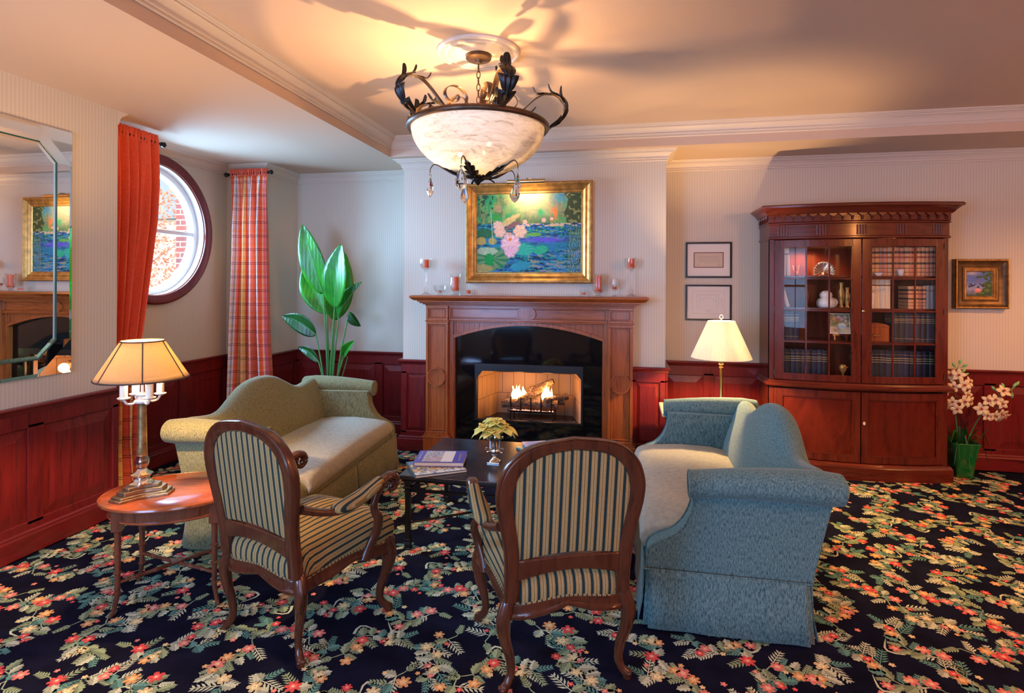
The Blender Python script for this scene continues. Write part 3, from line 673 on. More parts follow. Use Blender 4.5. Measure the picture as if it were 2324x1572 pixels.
def big_picture():
    W_, H_ = 1.135, .895
    t = thing('framed_painting', 'large gilt-framed oil painting of pink water lilies hanging above the mantel', 'painting', (-.838, YBR, 2.008))
    prof = [(0, 0), (0, .050), (.010, .058), (.022, .060), (.030, .050), (.050, .040), (.062, .046), (.070, .040), (.082, .030), (.092, .032), (.098, .022), (.104, .022), (.104, .0)]
    frame('gilt_frame', W_, H_, prof, M['gold'], t)
    mb = MB()       # beaded outer edge
    for i in range(92): a = i/91; 
    for i in range(90):
        x = -W_/2+.012+(W_-.024)*i/89
        for z in (-H_/2+.012, H_/2-.012): mb.ball((x, -.058, z), .0062, 6, 4, sx=1.2)
    for i in range(70):
        z = -H_/2+.012+(H_-.024)*i/69
        for x in (-W_/2+.012, W_/2-.012): mb.ball((x, -.058, z), .0062, 6, 4, sz=1.2)
    mb.build('frame_beading', M['gold'], t)
    def fn(u, v):
        n1 = vnoise(u, v, 14, 12, 1); n2 = vnoise(u, v, 46, 34, 2); n3 = .6*vnoise(u, v, 16, 64, 3)+.4*vnoise(u, v, 60, 90, 13); nv = vnoise(u, v, 70, 14, 4); ns = .6*vnoise(u, v+.08*np.sin(u*9), 22, 90, 8)+.4*vnoise(u, v, 90, 100, 18)
        c = np.zeros((len(u), 3))+np.array((.10, .22, .10))
        up = v > .62
        # foliage band and glowing sky
        c = mixc(c, (.02,.42,.14), (n1 > .5)*.7*up); c = mixc(c, (.30,.36,.10), (nv > .55)*.6*up); c = mixc(c, (.03,.07,.05), ((n2 > .62) & (u < .16))*.9*up)
        gl = np.exp(-(((u-.53)/.17)**2+((v-.95)/.15)**2)); c = mixc(c, (.88,.80,.45), gl*1.25*up+0*u)
        c = mixc(c, (.50,.46,.26), np.exp(-(((u-.62)/.20)**2+((v-.80)/.10)**2))*.8*up); c = mixc(c, (.05,.45,.18), (np.exp(-(((u-.62)/.035)**2+((v-.76)/.06)**2)))*up); c = mixc(c, (.75,.24,.07), (np.exp(-(((u-.76)/.05)**2+((v-.76)/.09)**2))*(nv > .4))*up)
        c = mixc(c, (.08,.30,.50), np.exp(-(((u-.80)/.08)**2+((v-.95)/.08)**2))*.8*up); c = mixc(c, (.06,.07,.03), ((u > .84+.04*n1) & up)*.9); c = mixc(c, (.35,.36,.12), ((u > .84) & up & (n2 > .7))*.7)
        # pond
        lo = ~up
        c = mixc(c, (.02,.10,.16), lo*1.0); c = mixc(c, (.02,.34,.30), (lo & (n3 > .45))*.8); c = mixc(c, (.05,.14,.55), (lo & (ns > .58))*.75); c = mixc(c, (.30,.42,.08), (lo & (n3 > .68) & (v > .40))*.8); c = mixc(c, (.02,.03,.04), (lo & (n3 < .28))*.8)
        c = mixc(c, (.14,.10,.62), np.exp(-(((u-.66)/.20)**2+((v-.41)/.035)**2))*1.2); c = mixc(c, (.80,.52,.34), (lo & (v > .58) & (n3 > .5) & (u > .3))*.8)
        c = mixc(c, (.03,.22,.35), np.exp(-(((u-.65)/.25)**2+((v-.32)/.05)**2))*.8)
        c = mixc(c, (.45,.32,.20), (lo & (v < .28) & (u > .5) & (n3 > .6))*.7); c = mixc(c, (.04,.24,.50), (lo & (v < .25) & (u > .7) & (ns > .5))*.7)
        # big pads
        def pad(cx, cy, rx, ry, col, hi, tilt=0):
            du, dv = u-cx, v-cy; a_ = du*math.cos(tilt)+dv*math.sin(tilt); b_ = -du*math.sin(tilt)+dv*math.cos(tilt); d = (a_/rx)**2+(b_/ry)**2
            d = d*(1+.5*(n2-.5)); k = 1/(1+np.exp(np.clip((d-1)*14, -40, 40))); sh = np.clip(.5+.5*np.sin(np.arctan2(b_/ry, a_/rx)*9), 0, 1)
            return mixc(mixc(c, col, k), hi, k*sh*.55)
        c = pad(.15, .17, .17, .14, (.02,.20,.08), (.30,.42,.20)); c = pad(.10, .27, .10, .05, (.30,.45,.30), (.6,.62,.35)); c = pad(.06, .05, .10, .05, (.32,.30,.10), (.5,.42,.16)); c = pad(.12, .16, .045, .075, (.01,.25,.05), (.02,.45,.12))
        c = pad(.46, .29, .10, .075, (.03,.40,.28), (.08,.55,.40)); c = pad(.62, .28, .07, .055, (.03,.42,.26), (.05,.52,.2), .5); c = pad(.43, .08, .10, .055, (.03,.26,.36), (.06,.40,.48), .3); c = pad(.08, .50, .09, .06, (.03,.13,.06), (.04,.22,.08)); c = pad(.19, .71, .035, .045, (.03,.33,.05), (.12,.40,.08))
        c = pad(.32, .66, .13, .035, (.55,.42,.16), (.72,.60,.30), .75); c = pad(.35, .60, .09, .028, (.18,.10,.12), (.35,.2,.15), .6); c = pad(.56, .48, .07, .022, (.10,.42,.08), (.35,.5,.1))
        c = pad(.04, .40, .05, .05, (.40,.32,.08), (.55,.42,.12)); c = pad(.15, .40, .04, .045, (.38,.32,.08), (.5,.42,.12))
        # seed head, stems
        c = pad(.205, .82, .036, .055, (.30,.26,.12), (.50,.38,.2)); st = np.abs(u-(.16-.03*np.sin((v-.35)*2.2)))<.004; c = mixc(c, (.45,.48,.30), (st & (v > .35) & (v < .78))*.9)
        # blossoms
        def bloom(cx, cy, rr, a0, a1, pet, vscale=1.0):
            du, dv = (u-cx)*1.3, (v-cy)*vscale; d = np.hypot(du, dv); th = np.arctan2(dv, du); e = rr*(.82+.18*np.abs(np.cos(th*pet/2)))
            k = 1/(1+np.exp(np.clip((d/e-1)*22, -40, 40))); cc = mixc(c, a0, k); cc = mixc(cc, a1, k*np.clip(.5+.5*np.cos(th*pet+d*18), 0, 1)*.8); return mixc(cc, tuple(x*.55 for x in a1), k*(np.abs(np.sin(th*pet/2)) < .14)*(d > rr*.35)*.6)
        c = bloom(.205, .60, .06, (.72,.45,.34), (.85,.62,.48), 7); c = bloom(.225, .52, .075, (.78,.46,.32), (.86,.60,.46), 6); c = bloom(.42, .52, .085, (.80,.50,.34), (.92,.66,.50), 6); c = bloom(.31, .46, .055, (.62,.34,.26), (.8,.52,.4), 6)
        c = bloom(.33, .36, .125, (.78,.45,.48), (.92,.68,.70), 9, 1.0); c = bloom(.33, .26, .075, (.70,.38,.48), (.88,.60,.68), 7); c = bloom(.325, .42, .022, (.80,.10,.04), (.9,.5,.1), 5)
        c = bloom(.65, .66, .028, (.80,.42,.32), (.9,.6,.5), 5); c = bloom(.725, .675, .022, (.80,.5,.42), (.9,.6,.5), 5); c = bloom(.47, .64, .03, (.7,.45,.34), (.85,.6,.5), 5)
        gr = (u > .86) & (v < .60) & (np.sin(u*260+v*18+n1*8) > .2); c = mixc(c, (.05,.16,.10), gr*.8); c = mixc(c, (.40,.42,.14), ((u > .88) & (v < .58) & (np.sin(u*330+v*24+n1*9) > .92))*.9)
        c = c*(.82+.36*ns[:, None]); return c**1.05
    canvas('canvas', W_-.20, H_-.20, 250, 190, fn, t, -.024)
    return t
big_picture()
def picture_light():
    t = thing('picture_light', 'brass picture light mounted above the large water lily painting', 'picture light', (-.838, YBR, 2.43))
    T = Matrix.Translation((0, -.145, .0)) @ Matrix.Rotation(PI/2, 4, 'Y')
    mb = MB(); prof = [(.021*math.cos(a), .021*math.sin(a)) for a in [PI*(.98+1.04*i/12)-PI*.5 for i in range(13)]]
    mb.tube([(-.165, -.145, .012), (.165, -.145, .012)], .020, 16); mb.build('lamp_hood', M['brass'], t, smooth=40)
    mb = MB(); mb.tube([(0, -.145, .02), (0, -.10, .05), (0, -.05, .052), (0, -.004, .045)], .006, 8); mb.box(-.03, .03, -.006, -.001, .03, .065); mb.build('bracket', M['brass'], t, smooth=40)
    light('picture_lamp', 'AREA', (-.838, YBR-.145, 2.418), 1.7, (1.0, .66, .30), (.28, .02), aim((0, -.145, 0), (0, -.03, -.32)))
picture_light()

# ------------------------------------------------------------------ crystal candle holders on the mantel
MT = 1.4505
def crystal(name, prof, loc, label, candle=None, n=20, lobes=10, lobe=.05, grp=None, cat='candle holder'):
    t = thing(name, label, cat, loc, 0, grp); mb = MB(); mb.lathe(prof, n*2, (0,0,0), 0, None, True, lobes, lobe); mb.build('crystal_body', M['crystal2'], t, smooth=25, fix=True)
    if candle:
        r, z0, h = candle; c = MB(); c.lathe([(r, z0), (r, z0+h-.003), (r*.93, z0+h), (.003, z0+h-.002)], 20); c.build('pillar_candle', M['candle'], t); 
        c = MB(); c.tube([(0,0,z0+h-.002), (.001,0,z0+h+.008)], .0008, 6); c.build('wick', M['black'], t)
TALL = [(.046,0), (.048,.004), (.030,.012), (.014,.03), (.022,.045), (.010,.065), (.007,.10), (.008,.16), (.007,.205), (.014,.215), (.010,.222), (.024,.232), (.048,.25), (.055,.285), (.052,.325), (.049,.325), (.050,.285), (.042,.256), (.004,.244)]
HURR = [(.044,0), (.045,.004), (.018,.012), (.016,.02), (.030,.032), (.046,.055), (.050,.10), (.043,.15), (.050,.190), (.046,.190), (.040,.15), (.046,.10), (.041,.058), (.025,.04), (.003,.038)]
BOWL = [(.026,0), (.028,.003), (.014,.010), (.030,.022), (.052,.05), (.057,.088), (.054,.088), (.048,.05), (.028,.028), (.003,.025)]
VOT = [(.022,0), (.024,.002), (.028,.025), (.031,.050), (.028,.050), (.024,.02), (.003,.016)]
GOB = [(.030,0), (.031,.003), (.006,.012), (.005,.045), (.020,.058), (.033,.085), (.034,.12), (.031,.15), (.028,.15), (.031,.12), (.030,.088), (.015,.064), (.003,.062)]
g = 'crystal candle holders on the mantel'
YM = 4.83
crystal('candlestick', TALL, (-1.753, YM, MT), 'tall crystal candlestick with orange candle at the left end of the mantel', (.027, .246, .072), grp=g)
crystal('crystal_bowl', BOWL, (-1.622, YM, MT), 'low cut crystal bowl beside the left tall candlestick on the mantel', (.016, .026, .012), grp=g, cat='bowl')
crystal('hurricane_candle_holder', HURR, (-1.474, YM, MT), 'wide crystal hurricane holder with orange candle left of the lily painting', (.027, .040, .125), grp=g)
crystal('votive_holder', VOT, (-1.356, YM, MT), 'tiny crystal votive holder below the left corner of the lily painting', (.018, .017, .030), grp=g)
crystal('votive_holder', VOT, (-.341, YM, MT), 'tiny crystal votive holder below the right corner of the lily painting', (.018, .017, .014), grp=g)
crystal('hurricane_candle_holder', HURR, (-.214, YM, MT), 'wide crystal hurricane holder with orange candle right of the lily painting', (.027, .040, .135), grp=g)
crystal('crystal_goblet', GOB, (-.078, YM, MT), 'small crystal goblet standing between hurricane holder and tall candlestick', (.016, .064, .02), grp=g, cat='goblet')
crystal('candlestick', TALL, (.057, YM, MT), 'tall crystal candlestick with orange candle at the right end of the mantel', (.027, .246, .072), grp=g)
# ================================================================== chandelier
def acanthus(mb, pts, wd, side, mi=0, n_l=4, curl=.35):
    """lobed leaf along a spine (list of Vectors); side = sideways direction of the blade"""
    P_ = catmull(pts, 16); Nn = len(P_); rings = []; sd = Vector(side).normalized()
    for i, p in enumerate(P_):
        t = i/(Nn-1); tg = (P_[min(i+1, Nn-1)]-P_[max(i-1, 0)]).normalized(); nv = sd.cross(tg).normalized()
        env = .30+.70*math.sin(PI*min(1, t*.80+.12)); ph = (n_l*t) % 1.0; lob = .42+.58*(ph**.55)*(1 if ph < .86 else (1-ph)/.14); ww = wd*env*lob*(1-.35*t)*(1-t**7)**.5
        if i == Nn-1: ww = .001
        row = []
        for k in range(9):
            q = (k-4)/4.; row.append(tuple(p + sd*(ww*q) + nv*(-abs(q)**1.5*ww*curl + .10*ww*math.cos(q*11)) + tg*(abs(q)**1.4*ww*.35)))
        rings.append(row)
    mb.loft(rings, False, False, mi)
def drop(mb, c, s=1.0, rz=0, mi=0):
    """faceted almond crystal with small bead above it"""
    prof = [(.001, -.066), (.010, -.060), (.0185, -.046), (.019, -.036), (.012, -.018), (.004, -.004), (.001, 0)]
    T = Matrix.Translation(c) @ Matrix.Rotation(rz, 4, 'Z') @ Matrix.Diagonal((s, s*.5, s, 1)); mb.lathe(prof, 10, (0,0,0), mi, T)
def chandelier():
    cx, cy = -.818, 3.10
    t = thing('chandelier', 'bowl chandelier with scrolled bronze leaf arms and hanging crystal drops under the ceiling', 'chandelier', (cx, cy, 2.165))
    RZ = .271; R = .392                    # rim height above the bowl's lowest point
    def glass(nt, d, tr):
        v = coords(nt, (3, 3, 14)); n = N(nt, 'ShaderNodeTexNoise', Scale=2.6, Detail=10, Roughness=.78, Distortion=1.0); L(nt, v, n.inputs['Vector'])
        r = ramp(nt, [(.36, (.46,.40,.28)), (.46, (.80,.76,.62)), (.62, (.93,.92,.80))]); L(nt, n.outputs['Fac'], r.inputs[0])
        for q in (d, tr): L(nt, r.outputs[0], q.inputs['Color'])
    prof = []
    for i in range(21):
        a = PI/2*i/20; prof.append((R*.965*math.sin(a), RZ*(1-math.cos(a))**.92))
    inner = [(r*.985, z+.006) for r, z in prof][::-1]
    am = shade_mat('alabaster_glass', (.9,.85,.75), .055, glass); nt = am.node_tree; rf = N(nt, 'ShaderNodeBsdfRefraction', Roughness=.42, IOR=1.03); rf.inputs['Color'].default_value = (.95,.88,.76,1); m2 = nt.nodes.new('ShaderNodeMixShader'); m2.inputs[0].default_value = .003; oo = [n for n in nt.nodes if n.type == 'OUTPUT_MATERIAL'][0]; src = oo.inputs[0].links[0].from_socket; L(nt, src, m2.inputs[1]); L(nt, rf.outputs[0], m2.inputs[2]); L(nt, m2.outputs[0], oo.inputs[0])
    mb = MB(); mb.lathe(prof, 72, caps=False); mb.build('alabaster_bowl', am, t, smooth=60)
    mb = MB(); T = None
    rp = [(R-.012, -.012), (R+.004, -.016), (R+.013, -.006), (R+.013, .006), (R+.004, .016), (R-.010, .014)]
    mb.loft([[((r)*math.cos(2*PI*i/72), (r)*math.sin(2*PI*i/72), RZ+z) for r, z in rp] for i in range(72)], False, True, 0, None, True); mb.build('rim', M['bronze'], t, smooth=50)
    # canopy, chain, hub, sockets
    top = ZT-2.165
    mb = MB(); mb.lathe([(.070, top), (.073, top-.008), (.073, top-.040), (.066, top-.046), (.022, top-.048), (.016, top-.066), (.006, top-.070)], 32); mb.build('canopy', M['bronze'], t, smooth=40)
    z = top-.072; i = 0
    while z > RZ+.06:
        mb = MB(); pts = [(.010*math.cos(a) if i % 2 else 0, 0 if i % 2 else .010*math.cos(a), z-.022+.022*math.sin(a)) for a in [2*PI*k/14 for k in range(14)]]
        mb.tube(pts, .0028, 6, loop=True); mb.build('chain_link', M['bronze'], t); z -= .036; i += 1
    mb = MB(); mb.lathe([(.004, .02), (.018, .03), (.012, .06), (.022, .10), (.03, .14), (.014, .19), (.024, .22), (.016, .27), (.010, z+.02)], 20); mb.build('hub', M['bronze'], t)
    for k in range(3):
        a = 2*PI*k/3+3.5; x, y = .10*math.cos(a), .10*math.sin(a)
        zz = -.14 if k == 0 else -.10; mb = MB(); mb.tube([(0, 0, .15), (x*.6, y*.6, .135+zz), (x, y, .15+zz)], .006, 8); mb.lathe([(.014, .15), (.016, .155), (.016, .185), (.012, .19)], 14, (x, y, zz)); s_ = mb.build('socket', M['bronze'], t)
        mb = MB(); mb.lathe([(.012, .19), (.020, .205), (.024, .225), (.019, .245), (.008, .256), (.001, .258)], 14, (x, y, zz)); mb.build('bulb', M['bulb'], s_)
    for k, ang in enumerate((-58, 14, 86, 158, 230)):
        a = math.radians(ang); c, s_ = math.cos(a), math.sin(a); pt = lambda r, z_, sd=0: Vector((r*c - sd*s_, r*s_ + sd*c, RZ+(z_-RZ)*.80)); out = Vector((c, s_, 0)); side = Vector((-s_, c, 0))
        arm = bpy.data.objects.new('scroll_arm', None); C.objects.link(arm); arm.parent = t
        mb = MB()
        main = catmull([pt(.405, RZ+.004), pt(.448, RZ+.045), pt(.487, RZ+.11), pt(.490, RZ+.175), pt(.455, RZ+.235), pt(.395, RZ+.255), pt(.335, RZ+.225), pt(.28, RZ+.165), pt(.225, RZ+.095), pt(.16, RZ+.03), pt(.09, RZ-.005), pt(.02, RZ-.01)], 5)
        mb.tube(main, [(.0165, .0028)]*len(main), 8, up=tuple(side))
        # inner volutes rising round the chain
        def vol(r0, z0, rad, turns, s0, sgn):
            pts = []
            for i in range(26):
                f = i/25; q = s0+sgn*turns*2*PI*f; rr = rad*(1-.72*f); pts.append(pt(r0+rr*math.cos(q)+.0*f, z0+rr*math.sin(q)))
            return pts
        v1 = [pt(.03, RZ-.0), pt(.06, RZ+.05), pt(.085, RZ+.12)] + vol(.165, RZ+.185, .085, 1.1, PI, -1)
        mb.tube(catmull(v1, 2), .0001 if False else [(.0165, .0026)]*len(catmull(v1, 2)), 8, up=tuple(side))
        v2 = [pt(.27, RZ+.155), pt(.235, RZ+.115), pt(.22, RZ+.08)] + vol(.265, RZ+.055, .045, .95, PI, 1)
        mb.tube(catmull(v2, 2), [(.013, .0024)]*len(catmull(v2, 2)), 8, up=tuple(side))
        mb.build('scroll_band', M['bronze'], arm, smooth=50)
        mb = MB()      # leaf cladding on the outside of the arm
        acanthus(mb, [pt(.405, RZ+.01), pt(.462, RZ+.05), pt(.505, RZ+.12), pt(.508, RZ+.19), pt(.478, RZ+.25), pt(.475, RZ+.315)], .070, side, n_l=4)
        acanthus(mb, [pt(.492, RZ+.18), pt(.465, RZ+.245), pt(.42, RZ+.275), pt(.40, RZ+.33)], .036, side, n_l=3)
        acanthus(mb, [pt(.44, RZ+.25), pt(.38, RZ+.262), pt(.335, RZ+.262), pt(.31, RZ+.305)], .022, side, n_l=3)
        acanthus(mb, [pt(.20, RZ+.06), pt(.24, RZ+.10), pt(.30, RZ+.12), pt(.33, RZ+.16)], .026, side, n_l=3)
        acanthus(mb, [pt(.30, RZ+.015), pt(.32, RZ+.06), pt(.31, RZ+.105)], .028, side, n_l=3)
        mb.build('acanthus_leaf', M['iron'], arm, smooth=60, solid=.002)
        # lower leaf branch hugging the bowl, ending in a hook with a crystal
        a2 = a+math.radians(36); c2, s2 = math.cos(a2), math.sin(a2); pb = lambda r, z_: Vector((r*c2, r*s2, z_+.012)); o2 = Vector((-s2, c2, 0))
        mb = MB()
        sp = catmull([pb(.0, -.030), pb(.06, -.022), pb(.13, -.006), pb(.185, .022), pb(.225, .045), pb(.25, .048), pb(.268, .025), pb(.270, .0)], 5); mb.tube(sp, [lerp(.006, .0022, i/(len(sp)-1)) for i in range(len(sp))], 8); mb.build('lower_branch', M['bronze'], t)
        mb = MB(); acanthus(mb, [pb(.015, -.028), pb(.075, -.018), pb(.14, .004), pb(.195, .036)], .052, o2, n_l=4, curl=.1); acanthus(mb, [pb(.05, -.022), pb(.09, -.026), pb(.12, -.040)], .014, o2, n_l=2); mb.build('lower_leaf', M['iron'], t, smooth=60, solid=.002)
        p = pb(.270, -.006); mb = MB(); drop(mb, (p.x, p.y, p.z-.016), 1.75, a2+PI/2+.5); mb.ball((p.x, p.y, p.z-.008), .0085, 8, 6); mb.build('crystal_drop', M['crystal'], t, smooth=0)
    mb = MB(); mb.lathe([(.001, -.055), (.010, -.045), (.016, -.036), (.030, -.028), (.034, -.018), (.010, -.008)], 16, lobes=6, lobe=.15); mb.build('bottom_finial', M['iron'], t)
    for k in range(3):
        a = 2*PI*k/3+3.5; light('chandelier_bulb', 'POINT', (cx+.10*math.cos(a), cy+.10*math.sin(a), 2.165+.262+.012+(-.15 if k == 0 else -.11)), 44 if k == 0 else 4, (1.0, .56, .24), .012)
    t2 = thing('ceiling_medallion', 'round moulded plaster medallion on the ceiling above the chandelier', 'ceiling medallion', (cx, cy, ZT))
    mb = MB(); mb.lathe([(.235, 0), (.235, -.010), (.228, -.018), (.215, -.020), (.208, -.012), (.195, -.010), (.188, -.018), (.176, -.020), (.168, -.014), (.12, -.014), (.11, -.020), (.075, -.022), (.07, 0)], 64); mb.build('plaster_disc', M['trimp'], t2, smooth=40)
chandelier()

# ================================================================== table lamps
def empire_lamp():
    x, y, z0 = -2.30, 2.34, TBZ
    t = thing('table_lamp', 'brass candlestick table lamp with paneled cream shade on the oval side table', 'lamp', (x, y, z0))
    # concave-sided stepped base
    def star(r, k=4, dent=.22, n=48):
        out = []
        for q in range(3):
            a0 = 2*PI*q/3+.35
            for i, (da, f) in enumerate(((-.30, .95), (-.28, 1.0), (.28, 1.0), (.30, .95), (.50, .74), (.75, .60), (1.047, .55), (1.34, .60), (1.59, .74))): out.append((r*f*math.cos(a0+da), r*f*math.sin(a0+da)))
        return out
    mb = MB()
    for r, za, zb in ((.140, 0, .012), (.130, .012, .022), (.108, .022, .040), (.085, .040, .054)): mb.prism(star(r, 4, .30), za, zb)
    mb.build('stepped_base', plain('aged_silver_brass', (.42,.32,.20), .28, .9, var=.4, vscale=25), t, smooth=30, bevel=.002)
    mb = MB(); mb.lathe([(.05, .05), (.052, .058), (.036, .066), (.030, .08), (.044, .090), (.046, .10), (.026, .112), (.018, .125), (.028, .14), (.031, .165), (.022, .185), (.024, .19)], 24, lobes=6, lobe=.08); mb.build('foliate_knop', M['silver'], t, smooth=50)
    mb = MB(); mb.lathe([(.021, .19), (.0235, .20), (.021, .24), (.0175, .43), (.019, .44)], 24); mb.build('column', plain('antique_brass', (.55,.36,.16), .3, .85, var=.45, vscale=30), t)
    whitem = plain('ivory_metal', (.82,.78,.70), .3, .2)
    mb = MB(); mb.lathe([(.018, .44), (.032, .446), (.036, .456), (.026, .464), (.020, .478), (.028, .486), (.012, .492), (.007, .50), (.006, .58)], 20); mb.build('stem_cup', whitem, t)
    for k in range(4):
        a = PI/4+k*PI/2+.35; c, s_ = math.cos(a), math.sin(a)
        arm = MB(); pts = catmull([(.02*c, .02*s_, .462), (.04*c, .04*s_, .446), (.066*c, .066*s_, .450), (.080*c, .080*s_, .470)], 5); arm.tube(pts, .0055, 8); arm.lathe([(.005, .468), (.024, .474), (.028, .480), (.026, .481), (.012, .484)], 18, (.080*c, .080*s_, 0)); ao = arm.build('candle_arm', whitem, t)
        cn = MB(); cn.lathe([(.0165, .480), (.0165, .562), (.014, .565), (.001, .566)], 16, (.080*c, .080*s_, 0)); cn.build('candle_sleeve', M['ivory'], ao)
    # shade with eight ribbed panels
    def cloth(nt, d, tr):
        v = coords(nt, (60, 60, 4)); n = N(nt, 'ShaderNodeTexNoise', Scale=6, Detail=5); L(nt, v, n.inputs['Vector']); r = ramp(nt, [(.35, (.86,.68,.42)), (.65, (.95,.82,.58))]); L(nt, n.outputs['Fac'], r.inputs[0])
        for q in (d, tr): L(nt, r.outputs[0], q.inputs['Color'])
    sh = bpy.data.objects.new('lamp_shade', None); C.objects.link(sh); sh.parent = t
    rb, rt, zb, zt = .198, .092, .565, .745; n = 48
    mb = MB(); mb.loft([[(lerp(rb, rt, f)*(1)*math.cos(2*PI*i/n), lerp(rb, rt, f)*math.sin(2*PI*i/n), lerp(zb, zt, f)-.0*f) for i in range(n)] for f in (0, .2, .4, .6, .8, 1)], False); mb.build('shade_cloth', shade_mat('lit_parchment', (.8,.6,.35), .85, cloth), sh, solid=.0015)
    mb = MB()
    for k in range(6): a = 2*PI*k/6+.25; mb.tube([((rb+.002)*math.cos(a), (rb+.002)*math.sin(a), zb), ((rt+.002)*math.cos(a), (rt+.002)*math.sin(a), zt)], .0028, 6)
    for r, z in ((rb, zb), (rt, zt)): mb.tube([(r*math.cos(2*PI*i/n), r*math.sin(2*PI*i/n), z) for i in range(n)], .0042, 6, loop=True)
    mb.build('shade_trim', plain('dark_braid', (.06,.035,.025), .6), sh)
    mb = MB(); mb.lathe([(.008, .58), (.018, .60), (.020, .62), (.014, .64), (.002, .648)], 14); mb.build('bulb', M['bulb'], t)
    light('table_lamp_bulb', 'POINT', (x+.0, y, z0+.680), 54, (1.0, .58, .24), .025)
def pleated_lamp():
    x, y, z0 = .745, 4.62, .575
    t = thing('table_lamp', 'brass lamp with white pleated shade standing behind the right sofa', 'lamp', (x, y, z0))
    mb = MB(); mb.lathe([(.075, 0), (.078, .008), (.060, .018), (.030, .028), (.014, .05), (.020, .075), (.012, .10), (.0115, .33), (.018, .338), (.010, .346), (.022, .362), (.014, .376), (.010, .38), (.006, .42)], 28); mb.build('brass_base', M['brass'], t)
    mb = MB(); mb.lathe([(.010, .372), (.030, .385), (.040, .405), (.040, .41)], 20, caps=False); mb.build('glass_diffuser', plain('amber_glass_bowl', (.35,.25,.22), .2), t, solid=.002)
    def pl(nt, d, tr): pass
    sh_m = shade_mat('lit_white_pleats', (.97,.95,.88), .75)
    rb, rt, zb, zt = .222, .098, .412, .700; n = 180
    mb = MB(); mb.loft([[((lerp(rb, rt, f)+(.0035*(1-.5*f) if i % 2 else 0))*math.cos(2*PI*i/n), (lerp(rb, rt, f)+(.0035*(1-.5*f) if i % 2 else 0))*math.sin(2*PI*i/n), lerp(zb, zt, f)) for i in range(n)] for f in (0, .05, .35, .65, .95, 1)], False); mb.build('lamp_shade', sh_m, t, smooth=0, solid=.0015)
    mb = MB(); mb.tube([(0,0,.42), (.06,0,.50), (.062,0,.60), (0,0,.70)], .002, 6); mb.tube([(0,0,.42), (-.06,0,.50), (-.062,0,.60), (0,0,.70)], .002, 6); mb.build('harp', M['brass'], t)
    mb = MB(); mb.tube([(0,0,.700), (0,0,.715)], .004, 8); mb.tube([(.012*math.cos(a), 0, .733+.016*math.sin(a)) for a in [2*PI*i/16 for i in range(16)]], .0035, 6, loop=True); mb.build('finial', M['ivory'], t)
    mb = MB(); mb.lathe([(.010, .42), (.020, .45), (.022, .475), (.016, .50), (.002, .512)], 14); mb.build('bulb', M['bulb'], t)
    light('table_lamp_bulb', 'POINT', (x, y, z0+.548), 72, (1.0, .60, .26), .025)
TBZ = .52
empire_lamp(); pleated_lamp()
# ================================================================== upholstery materials
def chenille(name, base, dark, light_):
    m, nt, b = newmat(name); setc(b, base, .95); b.inputs['Sheen Weight'].default_value = .2; b.inputs['Sheen Roughness'].default_value = .4; b.inputs['Specular IOR Level'].default_value = .2
    v = coords(nt, (150, 150, 34)); n = N(nt, 'ShaderNodeTexNoise', Scale=1.5, Detail=5, Roughness=.75); L(nt, v, n.inputs['Vector'])
    r = ramp(nt, [(.34, dark), (.46, base), (.62, light_)]); L(nt, n.outputs['Fac'], r.inputs[0]); L(nt, r.outputs[0], b.inputs['Base Color'])
    v2 = coords(nt, (1, 1, 1)); n2 = N(nt, 'ShaderNodeTexNoise', Scale=260, Detail=2); L(nt, v2, n2.inputs['Vector']); bump(nt, b, n2.outputs['Fac'], .35, .003)
    return m
M['chen_l'] = chenille('sage_chenille_warm_lit', (.185, .180, .085), (.03, .032, .018), (.29, .275, .145))  # sage sofa cloth with the warm lamplight tint put into its colour
M['chen_r'] = chenille('sage_chenille_daylit', (.075, .155, .16), (.012, .028, .034), (.18, .28, .26))  # same sage cloth, blue daylight tint put into its colour
M['seatfab'] = plain('smooth_sage_cloth', (.36, .35, .28), .85, var=.12, vscale=40, bmp=.2, bscale=300)
def stripes():
    m, nt, b = newmat('striped_ticking'); setc(b, (.5,.4,.3), .8); b.inputs['Specular IOR Level'].default_value = .25
    t = nt.nodes.new('ShaderNodeAttribute'); t.attribute_name = 'Su'
    mo = N(nt, 'ShaderNodeMath', operation='MULTIPLY_ADD'); mo.inputs[1].default_value = 1/.0355; mo.inputs[2].default_value = 40.1; L(nt, t.outputs['Fac'], mo.inputs[0])
    fr = N(nt, 'ShaderNodeMath', operation='FRACT'); L(nt, mo.outputs[0], fr.inputs[0])
    tan, gold, dk, lt = (.32,.215,.085), (.26,.15,.042), (.012,.030,.030), (.41,.32,.15)
    r = ramp(nt, [(0, tan), (.16, tan), (.17, lt), (.23, lt), (.24, gold), (.40, gold), (.41, lt), (.47, lt), (.48, tan), (.66, tan), (.665, dk), (.985, dk), (.99, tan)], 'CONSTANT')
    L(nt, fr.outputs[0], r.inputs[0])
    v = coords(nt); n = N(nt, 'ShaderNodeTexNoise', Scale=320, Detail=2); L(nt, v, n.inputs['Vector'])
    mr = nt.nodes.new('ShaderNodeMapRange'); mr.inputs[1].default_value = .3; mr.inputs[2].default_value = .7; mr.inputs[3].default_value = .82; mr.inputs[4].default_value = 1.15; L(nt, n.outputs['Fac'], mr.inputs[0])
    mu = N(nt, 'ShaderNodeVectorMath', operation='MULTIPLY'); L(nt, r.outputs[0], mu.inputs[0]); L(nt, mr.outputs[0], mu.inputs[1]); L(nt, mu.outputs[0], b.inputs['Base Color']); bump(nt, b, n.outputs['Fac'], .25, .001)
    return m
M['stripe'] = stripes()
def stripe_u(o, fn):
    me = o.data; a = me.attributes.new('Su', 'FLOAT', 'POINT'); a.data.foreach_set('value', [float(fn(v.co)) for v in me.vertices]); return o

